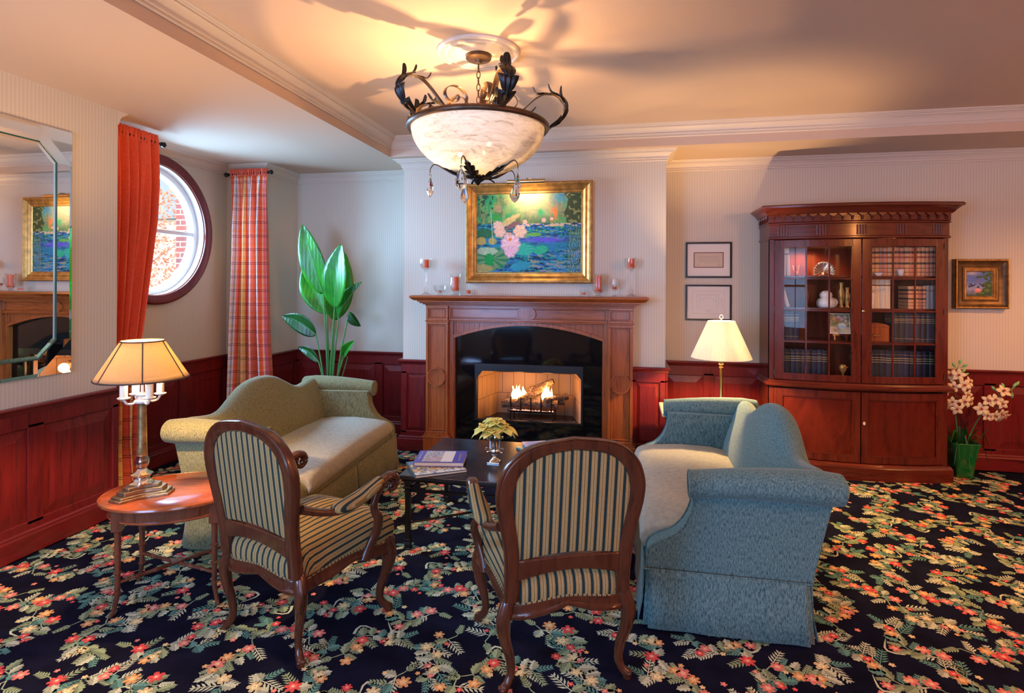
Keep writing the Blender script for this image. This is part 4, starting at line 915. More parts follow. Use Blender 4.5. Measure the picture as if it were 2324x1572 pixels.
# ================================================================== camelback sofas.  local +X = front, Y = length
def make_sofa(label, loc, rz, fab, seatm):
    t = thing('camelback_sofa', label, 'sofa', loc, rz, 'pair of camelback sofas by the fireplace')
    HL = .82                                  # half length of the skirted base
    # front/back profile of the arm's side (x, z)
    def arm(s_):
        y_in, y_out = s_*.70, s_*.80
        # side panel: scroll-fronted outline
        out = [(-.36, .16), (-.375, .30), (-.42, .50), (-.455, .64)] + [(.135, .645), (.130, .60), (.135, .54), (.165, .47), (.215, .415), (.275, .385), (.318, .355), (.335, .31), (.338, .16)]
        pts = catmull([(x, 0, z) for x, z in out[4:]], 4); outline = [(x, z) for x, z in out[:4]] + [(p.x, p.z) for p in pts]
        T = Matrix(((1,0,0,0),(0,0,1,0),(0,1,0,0),(0,0,0,1)))
        mb = MB(); a, b_ = sorted((y_in, y_out)); mb.prism(outline, a, b_, 0, T); p = mb.build('arm_panel', fab, None, smooth=50, bevel=.016, seg=3)
        g = bpy.data.objects.new('arm', None); C.objects.link(g); g.parent = t; p.parent = g
        # rolled top with a slight taper and a domed rear end
        mb = MB(); pts = []; rs = []; yc = s_*.80
        for i in range(15):
            f = i/14; x = lerp(.150, -.475, f); z = lerp(.655, .672, f) + .012*math.sin(PI*f); r = lerp(.060, .078, f)
            if i == 14: r *= .45; x = -.495
            if i == 13: r *= .86; x = -.478
            pts.append((x, yc, z)); rs.append((r, r*1.10))
        mb.tube(pts, rs, 24, up=(0, 0, 1)); mb.build('arm_roll', fab, g, smooth=50, bevel=.004)
        # round scroll facing and welt that runs down the front edge
        mb = MB(); mb.tube([(.1515, yc+.0655*math.cos(a_), .655+.060*math.sin(a_)) for a_ in [2*PI*i/28 for i in range(28)]], .0045, 6, loop=True)
        w_ = [(p_.x+.002, y_out - s_*.004, p_.z) for p_ in pts_f(pts2=catmull([(x, 0, z) for x, z in out[5:]], 4))]; mb.tube(w_, .0045, 6)
        w_ = [(p_.x+.002, y_in + s_*.004, p_.z) for p_ in pts_f(pts2=catmull([(x, 0, z) for x, z in out[5:]], 4))]; mb.tube(w_, .0045, 6)
        mb.build('welt', fab, g)
    def pts_f(pts2): return pts2
    arm(-1); arm(1)
    # camel back
    def top(y):
        a = abs(y); return interp(a, [0, .10, .20, .30, .42, .52, .62, .72, .80, .86], [.872, .866, .842, .795, .735, .718, .728, .745, .742, .735])
    def sect(y):
        zt = top(y); th = .075; a = abs(y); puff = .035*math.cos(min(1, a/.80)*PI/2)
        P_ = [(-.235+.0, .30), (-.238+puff, .40), (-.262+puff, .50), (-.300+puff*.7, .60)]
        zc = zt-.055
        P_ += [(-.318-(zc-.62)*.18+.01, zc-.02), (-.325-(zc-.62)*.2, zc+.02), (-.345-(zc-.62)*.2, zt-.012), (-.378-(zc-.62)*.2, zt), (-.415-(zc-.62)*.2, zt-.010), (-.440-(zc-.62)*.2, zt-.035), (-.452-(zc-.62)*.2, zt-.07), (-.44, .60), (-.40, .42), (-.365, .22), (-.355, .16), (-.235, .16)]
        return [(x, y, z) for x, z in P_]
    ys = [-.788+1.576*i/40 for i in range(41)]
    mb = MB(); mb.loft([sect(y) for y in ys]); mb.build('camel_back', fab, t, smooth=60, sub=1)
    # seat cushion
    mb = MB(); rings = []
    for i in range(21):
        y = -.695+1.39*i/20; e = min(1, (1-abs(y)/.695)*9); zt = .425+.020*math.cos(y/.695*PI/2)*1; x0, x1 = -.26, .365
        zt -= .022*(1-e)**2; rr = .05
        prof = [(x0, .30), (x0, zt-.01), (x0+.12, zt+.012), (0.05, zt+.018), (.24, zt+.006), (x1-.05, zt-.006), (x1-.018, zt-.022), (x1, zt-.06), (x1-.002, .335), (x1-.015, .305), (x1-.03, .295)]
        rings.append([(x, y, z) for x, z in prof])
    mb.loft(rings); mb.build('seat_cushion', seatm, t, smooth=60, bevel=.012, seg=3)
    mb = MB(); mb.box(-.34, .335, -HL+.03, HL-.03, .17, .31); mb.build('seat_deck', fab, t, smooth=0, bevel=.012)
    # skirt with corner pleats, four panels
    mb = MB(); XF, XBK = .345, -.355; fl = .030
    def pan(p, q, k=24, corner=.0):
        rings = []
        p, q = Vector(p), Vector(q); dv = (q-p).normalized(); nn = Vector((dv.y, -dv.x))
        for z, o in ((.262, 0), (.24, .004), (.12, .010), (.012, fl)):
            row = []
            for i in range(k+1):
                f = i/k; w_ = .0035*math.sin(f*19)*(0.27-z)/.26; c = p+(q-p)*f+nn*(o+w_) - dv*(-1 if f > .5 else 1)*(0)
                row.append((c.x, c.y, z))
            rings.append(row)
        mb.loft(rings, False, False)
    cs = [(XF, -HL), (XF, HL), (XBK, HL), (XBK, -HL)]; g_ = .012
    pan((XF, -HL+g_), (XF, -.006)); pan((XF, .006), (XF, HL-g_)); pan((XF-g_, HL), (XBK+g_, HL)); pan((XBK, HL-g_), (XBK, -HL+g_)); pan((XBK+g_, -HL), (XF-g_, -HL))
    for (x, y) in cs:
        sx, sy = (1 if x > 0 else -1), (1 if y > 0 else -1); mb.loft([[(x-sx*(.05), y-sy*.004, z), (x-sx*.004+sx*o, y-sy*.004+sy*o, z), (x-sx*.004, y-sy*.05, z)] for z, o in ((.262, -.004), (.012, .012))], False, False)
    mb.loft([[(XF-.004, -.04, z), (XF-.008, 0, z), (XF-.004, .04, z)] for z in (.262, .012)], False, False)
    mb.build('skirt', fab, t, smooth=40, solid=.005)
    mb = MB(); mb.tube([(XF+.003, -HL-.002, .264), (XF+.003, HL+.002, .264), (XBK-.003, HL+.002, .264), (XBK-.003, -HL-.002, .264)], .0045, 6, loop=True); mb.build('skirt_welt', fab, t)
    for x in (.28, -.29):
        for y in (-.74, .74):
            mb = MB(); mb.lathe([(.018, 0), (.026, .17)], 10, (x, y, 0)); mb.build('leg', M['chairwood'], t)
    return t
make_sofa('warm-light-tinted sage camelback sofa near the plaid curtain, left of the coffee table', (-2.205, 3.70, 0), math.radians(3.2), M['chen_l'], M['seatfab'])
make_sofa('daylight-tinted sage camelback sofa with rolled arms, right of the coffee table', (.445, 3.45, 0), PI, M['chen_r'], M['seatfab'])

# ================================================================== carved armchairs.  local +Y = forward, X = right
def make_chair():
    t = thing('armchair', '', 'armchair', (0, 0, 0), 0, 'pair of carved striped armchairs facing the fireplace'); W_ = M['chairwood']
    lean = lambda z: -.010-(z-.38)*.135 if z > .38 else -.010
    # back frame: outer and inner outlines in the x-z plane laid on the leaning plane
    def outline(pts, k=5): return [(p.x, p.z) for p in catmull([(x, 0, z) for x, z in pts], k)]
    oR = [(.250, .355), (.249, .45), (.255, .55), (.270, .64), (.288, .73), (.287, .81), (.250, .895), (.160, .960), (0, .985)]
    iR = [(.192, .355), (.192, .45), (.197, .55), (.210, .64), (.224, .73), (.219, .81), (.185, .875), (.115, .918), (0, .935)]
    def full(h): a = outline(h); return a + [(-x, z) for x, z in a[:-1][::-1]]
    O, I = full(oR), full(iR); n = len(O)
    mb = MB(); rings = []
    for (xo, zo), (xi, zi) in zip(O, I):
        y = lean(zo); yi = lean(zi); xm, zm = (xo+xi)/2, (zo+zi)/2; ym = lean(zm); e = .12
        L3 = lambda a, b_, f: a+(b_-a)*f
        def P3(f, dy): x = L3(xo, xi, f); z = L3(zo, zi, f); return (x, lean(z)+dy, z)
        rings.append([P3(0, -.012), P3(.06, -.020), P3(.16, -.017), P3(.22, -.021), P3(.80, -.021), P3(.95, -.015), P3(1, -.004), P3(1, .012), P3(.85, .022), P3(.6, .018), P3(.35, .026), P3(.12, .022), P3(0, .012)])
    mb.loft(rings, True, True); mb.build('back_frame', W_, t, smooth=35)
    # lower cross rail, curved
    mb = MB(); rings = []
    for i in range(17):
        f = i/16*2-1; x = f*.200; zc = .485-.0*f+.018*math.cos(f*PI/2)-.008; h = .030+.012*abs(f)**2
        rings.append([(x, lean(zc-h)-.020, zc-h), (x, lean(zc+h)-.020, zc+h), (x, lean(zc+h)+.018, zc+h), (x, lean(zc-h)+.018, zc-h)])
    mb.loft(rings); mb.build('back_rail', W_, t, smooth=35, bevel=.006)
    # upholstered panel (rear face flat, front padded)
    def inz(x, top=True):
        pass
    cz = .72; rin = [(.192, .522), (.199, .58), (.210, .64), (.224, .73), (.219, .81), (.185, .875), (.115, .918), (0, .935)]
    a = outline(rin, 5); loop = a + [(-x, z) for x, z in a[:-1][::-1]]; bot = [(-.192+.384*i/10, .522+.018*math.sin(PI*i/10)) for i in range(1, 10)]; loop = loop + bot
    rings = []
    for f, dy in ((1.03, -.002), (1.03, -.010), (.97, -.013), (.5, -.014), (.02, -.014)): rings.append([(x*f, lean(cz+(z-cz)*f)+dy, cz+(z-cz)*f) for x, z in loop])
    mb = MB(); mb.loft(rings[::-1], True, True); 
    fr = []
    for f, dy in ((1.03, -.002), (1.0, .012), (.93, .028), (.75, .040), (.4, .046), (.02, .047)): fr.append([(x*f, lean(cz+(z-cz)*f)+dy, cz+(z-cz)*f) for x, z in loop])
    mb.loft(fr, True, True); stripe_u(mb.build('back_upholstery', M['stripe'], t, smooth=50), lambda c: c.x)
    # seat: domed cushion over a shaped rail
    def seat_out(y): return interp(y, [-.0, .10, .25, .40, .50, .545], [.215, .232, .262, .290, .288, .265])
    ring = [(-.215, -.012), (.0, -.020), (.215, -.012), (.235, .10), (.262, .25), (.288, .40), (.292, .47), (.265, .525), (.15, .550), (0, .558), (-.15, .550), (-.265, .525), (-.292, .47), (-.288, .40), (-.262, .25), (-.235, .10)]
    base = [(p.x, p.y) for p in catmull([(x, y, 0) for x, y in ring], 5, True)]
    c0 = (0, .27); rings = []
    for f, z in ((.955, .325), (.985, .345), (1.0, .375), (.995, .402), (.96, .428), (.86, .448), (.65, .464), (.35, .472), (.03, .475)): rings.append([(c0[0]+(x-c0[0])*f, c0[1]+(y-c0[1])*f, z-.016*max(0, (.1-y))*2) for x, y in base])
    mb = MB(); mb.loft(rings); sw = lambda c: c.x+math.copysign(max(0, .462-c.z)*min(1, max(0, (abs(c.x)-.15)/.09))*min(1, max(0, (c.y-.0)/.06)), c.x); stripe_u(mb.build('seat', M['stripe'], t, smooth=60), sw)
    mb = MB(); m_ = len(base); mb.tube([(c0[0]+(x-c0[0])*.985, c0[1]+(y-c0[1])*.985, .345+.012*math.cos(4*math.atan2(y-.27, x))) for x, y in base], .0055, 6, loop=True); stripe_u(mb.build('gimp_braid', M['stripe'], t), lambda c: .6*math.atan2(c.y-.27, c.x))
    # serpentine seat rails
    mb = MB(); rings = []
    for i, (x, y) in enumerate(base):
        a_ = math.atan2(y-.27, x); sc = .018*math.cos(4*a_)      # deeper at corners
        z0 = .276+.040*(1-abs(math.sin(2*a_)))**1.2
        q = lambda f: (c0[0]+(x-c0[0])*f, c0[1]+(y-c0[1])*f)
        r_ = [(*q(.99), z0), (*q(1.02), z0+.006), (*q(1.025), z0+.018), (*q(1.005), z0+.026), (*q(1.012), .332+sc*.3), (*q(1.0), .345+sc*.4), (*q(.93), .345), (*q(.93), z0+.004)]
        rings.append(r_)
    mb.loft(rings, False, True, 0, None, True); mb.build('seat_rail', W_, t, smooth=45)
    # cabriole legs
    def leg(x, y, ox, oy, rear):
        d = Vector((ox, oy, 0)).normalized(); c = Vector((x, y, 0))
        if rear: P_ = [(.36, -.010, .028), (.33, .002, .031), (.27, .020, .029), (.20, .010, .022), (.13, -.012, .018), (.07, -.018, .0160), (.035, -.002, .017), (.018, .016, .019), (.0, .018, .017)]
        else: P_ = [(.36, -.012, .032), (.33, .006, .037), (.27, .028, .034), (.20, .018, .025), (.13, -.008, .019), (.07, -.016, .0160), (.035, .006, .018), (.018, .026, .021), (.0, .028, .018)]
        pts = catmull([c+d*o+Vector((0, 0, z)) for z, o, r in P_], 5); rs = np.interp(np.linspace(0, 8, len(pts)), range(9), [r for z, o, r in P_])
        mb = MB(); mb.tube(pts, [(float(r), float(r)*.92) for r in rs], 10, up=tuple(d)); e = c+d*.024
        for s_ in (-1, 1): sd = Vector((-d.y, d.x, 0)); mb.ball(tuple(c+d*(.026)+sd*s_*.009+Vector((0,0,.020))), .010, 8, 6)
        # carved rib down the knee
        rib = [p+d*(float(r)*.96) for p, r in list(zip(pts, rs))[2:28]]; mb.tube(rib, .0045, 6)
        mb.build('leg', W_, t, smooth=60)
    leg(.232, .003, .85, -.4, True); leg(-.232, .003, -.85, -.4, True); leg(.262, .455, .7, .75, False); leg(-.262, .455, -.7, .75, False)
    # arms: out-curved post, sweeping rail with scroll, padded top
    for s_ in (-1, 1):
        A = bpy.data.objects.new('arm', None); C.objects.link(A); A.parent = t
        mb = MB()
        post = catmull([(s_*.272, .330, .30), (s_*.283, .352, .36), (s_*.300, .372, .42), (s_*.316, .366, .48), (s_*.304, .350, .53), (s_*.305, .365, .585), (s_*.316, .400, .625)], 5)
        k = len(post); rs = np.interp(np.linspace(0, 6, k), range(7), [.030, .028, .027, .024, .020, .019, .018]); mb.tube(post, [(float(r), float(r)*.72) for r in rs], 10, up=(0, 1, 0)); mb.build('arm_post', W_, A, smooth=60)
        mb = MB(); rail = catmull([(s_*.262, -.015, .640), (s_*.280, .05, .612), (s_*.298, .13, .590), (s_*.306, .21, .585), (s_*.316, .30, .606), (s_*.316, .38, .640), (s_*.316, .425, .655), (s_*.316, .464, .648), (s_*.316, .480, .616), (s_*.316, .456, .590), (s_*.316, .430, .602), (s_*.316, .436, .626)], 5)
        k = len(rail); rs = np.interp(np.linspace(0, 11, k), range(12), [.024, .021, .020, .020, .022, .024, .026, .026, .022, .017, .012, .008]); mb.tube(rail, [(float(r)*.78, float(r)) for r in rs], 10, up=(0, 0, 1))
        for q in (-1, 0, 1): mb.tube([p+Vector((q*.011, 0, 0))+Vector((0, .0, .0155)) for p in rail[28:36]], .003, 6)
        for q in (-1, 1): mb.tube([(s_*.316+q*.020, .446+.011*math.cos(a_), .622+.011*math.sin(a_)) for a_ in [2*PI*i/14 for i in range(14)]], .004, 6, loop=True); mb.ball((s_*.316+q*.019, .446, .622), .006, 8, 6)
        mb.build('arm_rail', W_, A, smooth=60)
        mb = MB(); pad = catmull([(s_*.295, .118, .602), (s_*.304, .17, .602), (s_*.307, .25, .610), (s_*.316, .32, .632), (s_*.316, .378, .658)], 5); k = len(pad)
        rs = [.008+.026*math.sin(PI*min(1, max(0, .04+.92*i/(k-1))))**.45 for i in range(k)]; mb.tube(pad, [(r*.9, r*1.15) for r in rs], 14, up=(0, 0, 1)); stripe_u(mb.build('arm_pad', M['stripe'], A, smooth=60), lambda c: (c.x-s_*.312)*1.35)
    return t
def fix(o): return o
ch = make_chair()
a1 = math.atan2(.947, .322)-PI/2; a2 = math.atan2(.926, -.378)-PI/2
ch.location = (-1.509, 2.152, 0); ch.rotation_euler = (0, 0, a1); ch['label'] = 'carved striped armchair standing beside the oval side table, left of the pair'
dup(ch, (-.212, 2.183, 0), a2, 'carved striped armchair seen square from behind, right of the pair')

# ================================================================== oval side table
def oval_table():
    t = thing('oval_side_table', 'reddish oval side table with turned bamboo-style legs holding the candlestick lamp', 'side table', (-2.19, 2.44, 0), math.radians(26)); z = TBZ
    ra, rb = .335, .265; n = 72
    el = lambda k: [(ra*k*math.cos(2*PI*i/n), rb*k*math.sin(2*PI*i/n)) for i in range(n)]
    def ell(o): return [((ra+o)*math.cos(2*PI*i/n), (rb+o)*math.sin(2*PI*i/n)) for i in range(n)]
    mb = MB(); rings = [[(x, y, zz) for x, y in ell(o)] for o, zz in ((-.02, z-.022), (-.004, z-.020), (.0, z-.014), (-.002, z-.006), (-.010, z-.002), (-.012, z-.004), (-.020, z), (-.15, z), (-.24, z))]
    mb.loft(rings); mb.build('table_top', M['tablewood'], t, smooth=40)
    mb = MB(); mb.ringprism(ell(-.045), ell(-.065), z-.092, z-.021); mb.build('apron', M['tablewood_d'], t, smooth=40)
    mb = MB(); mb.ringprism(ell(-.040), ell(-.060), z-.086, z-.080); mb.build('apron_bead', M['tablewood'], t, smooth=40)
    L_ = [(sx*.205, sy*.150) for sx in (-1, 1) for sy in (-1, 1)]
    for x, y in L_:
        mb = MB(); d = Vector((x, y, 0)).normalized(); mb.box(-.021, .021, -.021, .021, z-.125, z-.022, 0, Matrix.Translation((x, y, 0)))
        pr = []
        for (zz, r) in ((z-.12, .022), (z-.135, .015), (z-.14, .0145), (.292, .0135), (.288, .019), (.282, .0185), (.278, .0135), (.205, .0125), (.201, .018), (.195, .0175), (.191, .0125), (.108, .0115), (.104, .0165), (.098, .016), (.094, .0115), (.03, .0095), (.0, .009)):
            flare = max(0, .06-zz)*.45; pr.append(((x+d.x*flare, y+d.y*flare, zz), r))
        mb.tube([p for p, r in pr], [r for p, r in pr], 12, up=(1, 0, 0)); mb.build('leg', M['tablewood_d'], t, smooth=40)
    for k in (0, 1):
        a = L_[0] if k == 0 else L_[1]; b_ = L_[3] if k == 0 else L_[2]
        mb = MB(); q = []
        for f, r in ((0, .008), (.14, .008), (.15, .011), (.165, .011), (.175, .008), (.30, .0085), (.31, .0115), (.325, .0115), (.335, .0085), (.5, .010), (.665, .0085), (.675, .0115), (.69, .0115), (.70, .0085), (.825, .008), (.835, .011), (.85, .011), (.86, .008), (1, .008)): q.append(((lerp(a[0], b_[0], f), lerp(a[1], b_[1], f), .15), r))
        mb.tube([p for p, r in q], [r for p, r in q], 10); mb.build('stretcher', M['tablewood_d'], t, smooth=40)
    mb = MB(); mb.box(-.028, .028, -.028, .028, .155, .165, 0, Matrix.Rotation(.6, 4, 'Z')); mb.build('stretcher_block', M['tablewood_d'], t, bevel=.004)
oval_table()

# ================================================================== coffee table
CTZ = .44
def coffee_table():
    x0, x1, y0, y1 = -1.28, -.12, 3.075, 3.90
    t = thing('coffee_table', 'low square black stone-topped coffee table with slim iron legs', 'coffee table', ((x0+x1)/2, (y0+y1)/2, 0)); hx, hy = (x1-x0)/2, (y1-y0)/2
    mb = MB(); mb.box(-hx, hx, -hy, hy, CTZ-.022, CTZ); mb.build('stone_top', M['slate'], t, smooth=0, bevel=.004)
    mb = MB(); mb.box(-hx+.02, hx-.02, -hy+.02, hy-.02, CTZ-.040, CTZ-.022); mb.build('top_frame', M['iron'], t, smooth=0, bevel=.002)
    for sx in (-1, 1):
        for sy in (-1, 1):
            x, y = sx*(hx-.045), sy*(hy-.045); mb = MB(); T = Matrix.Translation((x, y, 0))
            mb.box(-.015, .015, -.015, .015, .06, CTZ-.10, 0, T)
            for w_, za, zb in ((.022, .0, .012), (.017, .012, .035), (.022, .035, .045), (.018, .045, .062), (.021, CTZ-.11, CTZ-.10), (.017, CTZ-.10, CTZ-.085), (.024, CTZ-.085, CTZ-.072), (.016, CTZ-.072, CTZ-.055), (.022, CTZ-.055, CTZ-.04)): mb.box(-w_, w_, -w_, w_, za, zb, 0, T)
            mb.build('leg', M['iron'], t, smooth=0, bevel=.003)
            mb = MB(); mb.tube([(x-sx*.015, y, CTZ-.085), (x-sx*.07, y, CTZ-.045)], .006, 6); mb.build('corner_brace', M['iron'], t)
    for (a, b_) in (((-hx+.06, -hy+.045), (hx-.06, -hy+.045)), ((-hx+.06, hy-.045), (hx-.06, hy-.045)), ((-hx+.045, -hy+.06), (-hx+.045, hy-.06)), ((hx-.045, -hy+.06), (hx-.045, hy-.06))):
        mb = MB(); mb.box(min(a[0], b_[0])-.006, max(a[0], b_[0])+.006, min(a[1], b_[1])-.006, max(a[1], b_[1])+.006, .335, .350); mb.build('side_rail', M['iron'], t, smooth=0)
    mb = MB(); mb.tube([(-hx+.05, -hy+.05, .15), (hx-.05, hy-.05, .15)], .007, 8); mb.build('cross_stretcher', M['iron'], t)
    mb = MB(); mb.tube([(-hx+.05, hy-.05, .15), (0, 0, .166), (hx-.05, -hy+.05, .15)], .007, 8); mb.build('cross_stretcher', M['iron'], t)
coffee_table()
def end_table():
    t = thing('end_table', 'small cream-topped side table behind the far end of the right sofa', 'side table', (.62, 4.63, 0)); z = .575
    mb = MB(); mb.box(-.33, .30, -.20, .22, z-.030, z); mb.build('table_top', plain('limestone_top', (.75,.60,.36), .35, var=.2, vscale=14), t, smooth=0, bevel=.006)
    for sx, sy in ((-.27, -.15), (.25, -.15), (-.27, .17), (.25, .17)):
        mb = MB(); mb.tube([(sx, sy, z-.03), (sx, sy, z-.06), (sx*.98, sy, .4), (sx, sy, 0)], [.022, .012, .010, .012], 8); mb.build('leg', M['iron'], t)
end_table()
# ================================================================== things on the coffee table
def booklet(name, label, loc, rz, w_, d_, h, cover, pages, parts, cat='book', grp=None, spine=None):
    t = thing(name, label, cat, loc, rz, grp)
    mb = MB(); mb.box(-w_/2+.004, w_/2-.003, -d_/2+.004, d_/2-.004, .003, h-.003); mb.build('page_block', M['cream'], t, smooth=0)
    mb = MB(); mb.box(-w_/2, w_/2, -d_/2, d_/2, 0, .003); mb.box(-w_/2, -w_/2+.003, -d_/2, d_/2, .003, h-.003); mb.box(-w_/2, w_/2, -d_/2, d_/2, h-.003, h); mb.build('cover', cover, t, smooth=0)
    if parts: parts(t, h)
    return t
def art(nx, nz, w_, d_, fn, parent, z, ox=0, oy=0, name='cover_picture'):
    mb = MB(); mb.grid(lambda u, v: (ox+(u-.5)*w_, oy+(v-.5)*d_, z), nx, nz); o = mb.build(name, vcol(name+'_print', .35, .05, 200), parent, smooth=0, fix=False)
    us = np.tile(np.linspace(0, 1, nx+1), nz+1); vs = np.repeat(np.linspace(0, 1, nz+1), nx+1); setcol(o, np.clip(fn(us, vs), 0, 1)); return o
def text(body, size, parent, loc, rot, m, name='lettering', ext=.0003, align='CENTER', font=None):
    c = bpy.data.curves.new(name, 'FONT'); c.body = body; c.size = size; c.extrude = ext; c.align_x = align; c.align_y = 'CENTER'; c.resolution_u = 3
    o = bpy.data.objects.new(name, c); C.objects.link(o)
    dg = bpy.context.evaluated_depsgraph_get(); me = bpy.data.meshes.new_from_object(o.evaluated_get(dg)); C.objects.unlink(o); bpy.data.objects.remove(o)
    k = bpy.data.objects.new(name, me); C.objects.link(k); me.materials.clear(); me.materials.append(m); k.parent = parent; k.location = loc; k.rotation_euler = rot; return k
def cover1(u, v):
    c = np.zeros((len(u), 3))+np.array((.60,.55,.50)); n = vnoise(u, v, 26, 18, 5); n2 = vnoise(u, v, 44, 30, 6); c = mixc(c, (.20,.35,.55), (n > .58)*.8*(u < .62)); c = mixc(c, (.70,.16,.10), (n2 > .72)*.8*(u < .62)*(v < .6)); c = mixc(c, (.15,.13,.12), (n2 < .28)*.7*(u < .62)); return mixc(c, (.85,.80,.74), (u > .62)*.8)
def cover2(u, v):
    n = vnoise(u, v, 22, 18, 9); n2 = vnoise(u, v, 50, 40, 10); c = np.zeros((len(u), 3))+np.array((.16,.24,.38)); c = mixc(c, (.80,.55,.22), (n > .48)*.9*(v < .75)); c = mixc(c, (.05,.06,.04), (n2 > .66)*.9*(v < .75)); return mixc(c, (.80,.80,.75), (v < .2)*(n > .3)*.8)
def cover3(u, v):
    n = vnoise(u, v, 12, 14, 12); n2 = vnoise(u, v, 40, 44, 13); c = np.zeros((len(u), 3))+np.array((.25,.48,.55)); c = mixc(c, (.05,.25,.22), (n2 > .55)*.8); c = mixc(c, (.55,.75,.75), (n > .66)*.7); c = mixc(c, (.10,.03,.08), np.exp(-(((u-.55)/.28)**2+((v-.2)/.16)**2))*1.3); return c
blue = plain('violet_blue_jacket', (.10,.10,.42), .35); gold_l = plain('gold_foil_letters', (.75,.42,.20), .4, .3); whit = plain('white_ink', (.8,.8,.8), .5)
g = 'books lying on the coffee table'
def p1(t, h):
    art(60, 40, .185, .215, cover1, t, h+.0006, -.012, 0)
    for x0, y0, y1, w_, m_, nm in ((.118, -.085, .06, .0035, gold_l, 'cover_title'), (-.128, -.06, .09, .0025, whit, 'cover_subtitle')):   # title strokes, too small to read
        mb = MB(); k = 26; mb.tube([(x0+w_*math.sin(i*2.1)*(1.6 if i % 7 == 0 else 1), y0+(y1-y0)*i/k, h+.0006) for i in range(k+1)], .0011, 5, up=(0, 0, 1)); mb.build(nm, m_, t)
booklet('book', 'landscape photo book lying under the violet blue book on the coffee table', (-1.105, 3.235, CTZ+.0005), math.radians(33), .31, .27, .016, plain('dark_green_boards', (.06,.09,.10), .4), None, lambda t, h: art(60, 50, .30, .26, cover2, t, h+.0006), grp=g)
booklet('book', 'violet blue art book, topmost of the left pair on the coffee table', (-1.105, 3.335, CTZ+.0175), math.radians(10), .30, .235, .026, blue, None, p1, grp=g)
booklet('magazine', 'teal magazine fanned at the bottom of the right pile on the coffee table', (-.53, 3.74, CTZ+.0005), math.radians(50), .22, .29, .008, plain('teal_cover', (.05,.28,.26), .3), None, None, 'magazine', 'magazines behind the silver urn')
booklet('magazine', 'pale blue magazine lying between two others, right of the silver urn', (-.535, 3.76, CTZ+.0090), math.radians(22), .22, .29, .008, plain('pale_blue_cover', (.32,.42,.72), .3), None, None, 'magazine', 'magazines behind the silver urn')
booklet('magazine', 'topmost magazine with swirling teal picture, half hidden by the right armchair', (-.49, 3.69, CTZ+.0175), math.radians(-28), .23, .30, .012, plain('dark_blue_cover', (.05,.10,.22), .3), None, lambda t, h: art(50, 60, .22, .29, cover3, t, h+.0006), 'magazine', 'magazines behind the silver urn')
def urn():
    t = thing('urn_vase', 'small polished silver urn holding cream poinsettias on the coffee table', 'vase', (-.789, 3.43, CTZ))
    mb = MB(); mb.box(-.040, .040, -.040, .040, 0, .007); mb.build('plinth', M['silver'], t, smooth=0, bevel=.002)
    mb = MB(); mb.lathe([(.034, .007), (.030, .012), (.013, .026), (.010, .036), (.018, .046), (.030, .054), (.037, .066), (.038, .075), (.035, .08), (.0335, .09), (.034, .13), (.038, .143), (.048, .148), (.056, .150), (.057, .153), (.050, .155), (.036, .150), (.030, .13), (.030, .08), (.004, .07)], 36, lobes=18, lobe=.018); mb.build('fluted_bowl', M['silver'], t, smooth=40)
    for s_ in (-1, 1):
        mb = MB(); mb.tube(catmull([(s_*.034, 0, .064), (s_*.050, 0, .062), (s_*.057, 0, .078), (s_*.048, 0, .088), (s_*.037, 0, .082)], 5), .0035, 8); mb.build('handle', M['silver'], t)
urn()
def petal(mb, base, d, ln, wd, droop, mi=0, up=Vector((0,0,1)), cup=.15, n=8, tip=1.0):
    """pointed bract / leaf with depth: base point, horizontal direction d"""
    d = Vector(d).normalized(); sd = d.cross(up).normalized(); rings = []
    for i in range(n+1):
        t = i/n; p = Vector(base)+d*(ln*t*(1-.18*abs(droop)*t*t)) + up*(-droop*ln*t*t) ; ww = wd*math.sin(PI*min(1, t**.85*.97+.03))**.8*(1 if t < .98 else .02)
        rings.append([tuple(p+sd*ww*q+up*(cup*ww*(abs(q)**1.6))+up*(.0)) for q in (-1, -.5, 0, .5, 1)])
    mb.loft(rings, False, False, mi)
def bouquet():
    t = thing('poinsettia_bouquet', 'bunch of creamy yellow poinsettias standing in the silver urn', 'flowers', (-.789, 3.43, CTZ+.085)); r_ = random.Random(11)
    pm = plain('cream_yellow_bract', (.98,.74,.20), .6, var=.18, vscale=30, Subsurface_Weight=.15)
    heads = [(-.060, -.030, .125, .095), (.055, -.01, .130, .10), (-.02, .045, .150, .09), (-.005, -.055, .115, .085), (.02, .0, .165, .085)]
    for hx, hy, hz, rr in heads:
        mb = MB(); n = 9
        for k in range(n):
            a = 2*PI*k/n+r_.uniform(-.2, .2); el = r_.uniform(-.6, 1.3) if k % 2 else r_.uniform(-.2, .5); d = Vector((math.cos(a), math.sin(a), .6*el)); petal(mb, (hx, hy, hz-.005*(k % 2)), d, rr*r_.uniform(.75, 1.12), rr*.33, r_.uniform(.1, .55), cup=r_.uniform(.1, .5))
        for k in range(5):
            a = 2*PI*k/5+r_.uniform(-.3, .3); petal(mb, (hx, hy, hz+.006), (math.cos(a), math.sin(a), .6), rr*.5, rr*.2, .2, cup=.5)
        mb.build('flower_head', pm, t, smooth=60, solid=.0015)
        mb = MB(); 
        for k in range(5): a = 2*PI*k/5; mb.ball((hx+.007*math.cos(a), hy+.007*math.sin(a), hz+.016), .005, 6, 4)
        mb.build('flower_centre', plain('green_gold_bud', (.55,.50,.06), .5), t)
        mb = MB(); mb.tube([(hx*.15, hy*.15, 0), (hx*.5, hy*.5, .06), (hx, hy, hz)], .003, 6); mb.build('stem', plain('dark_stem', (.03,.08,.02), .6), t)
bouquet()
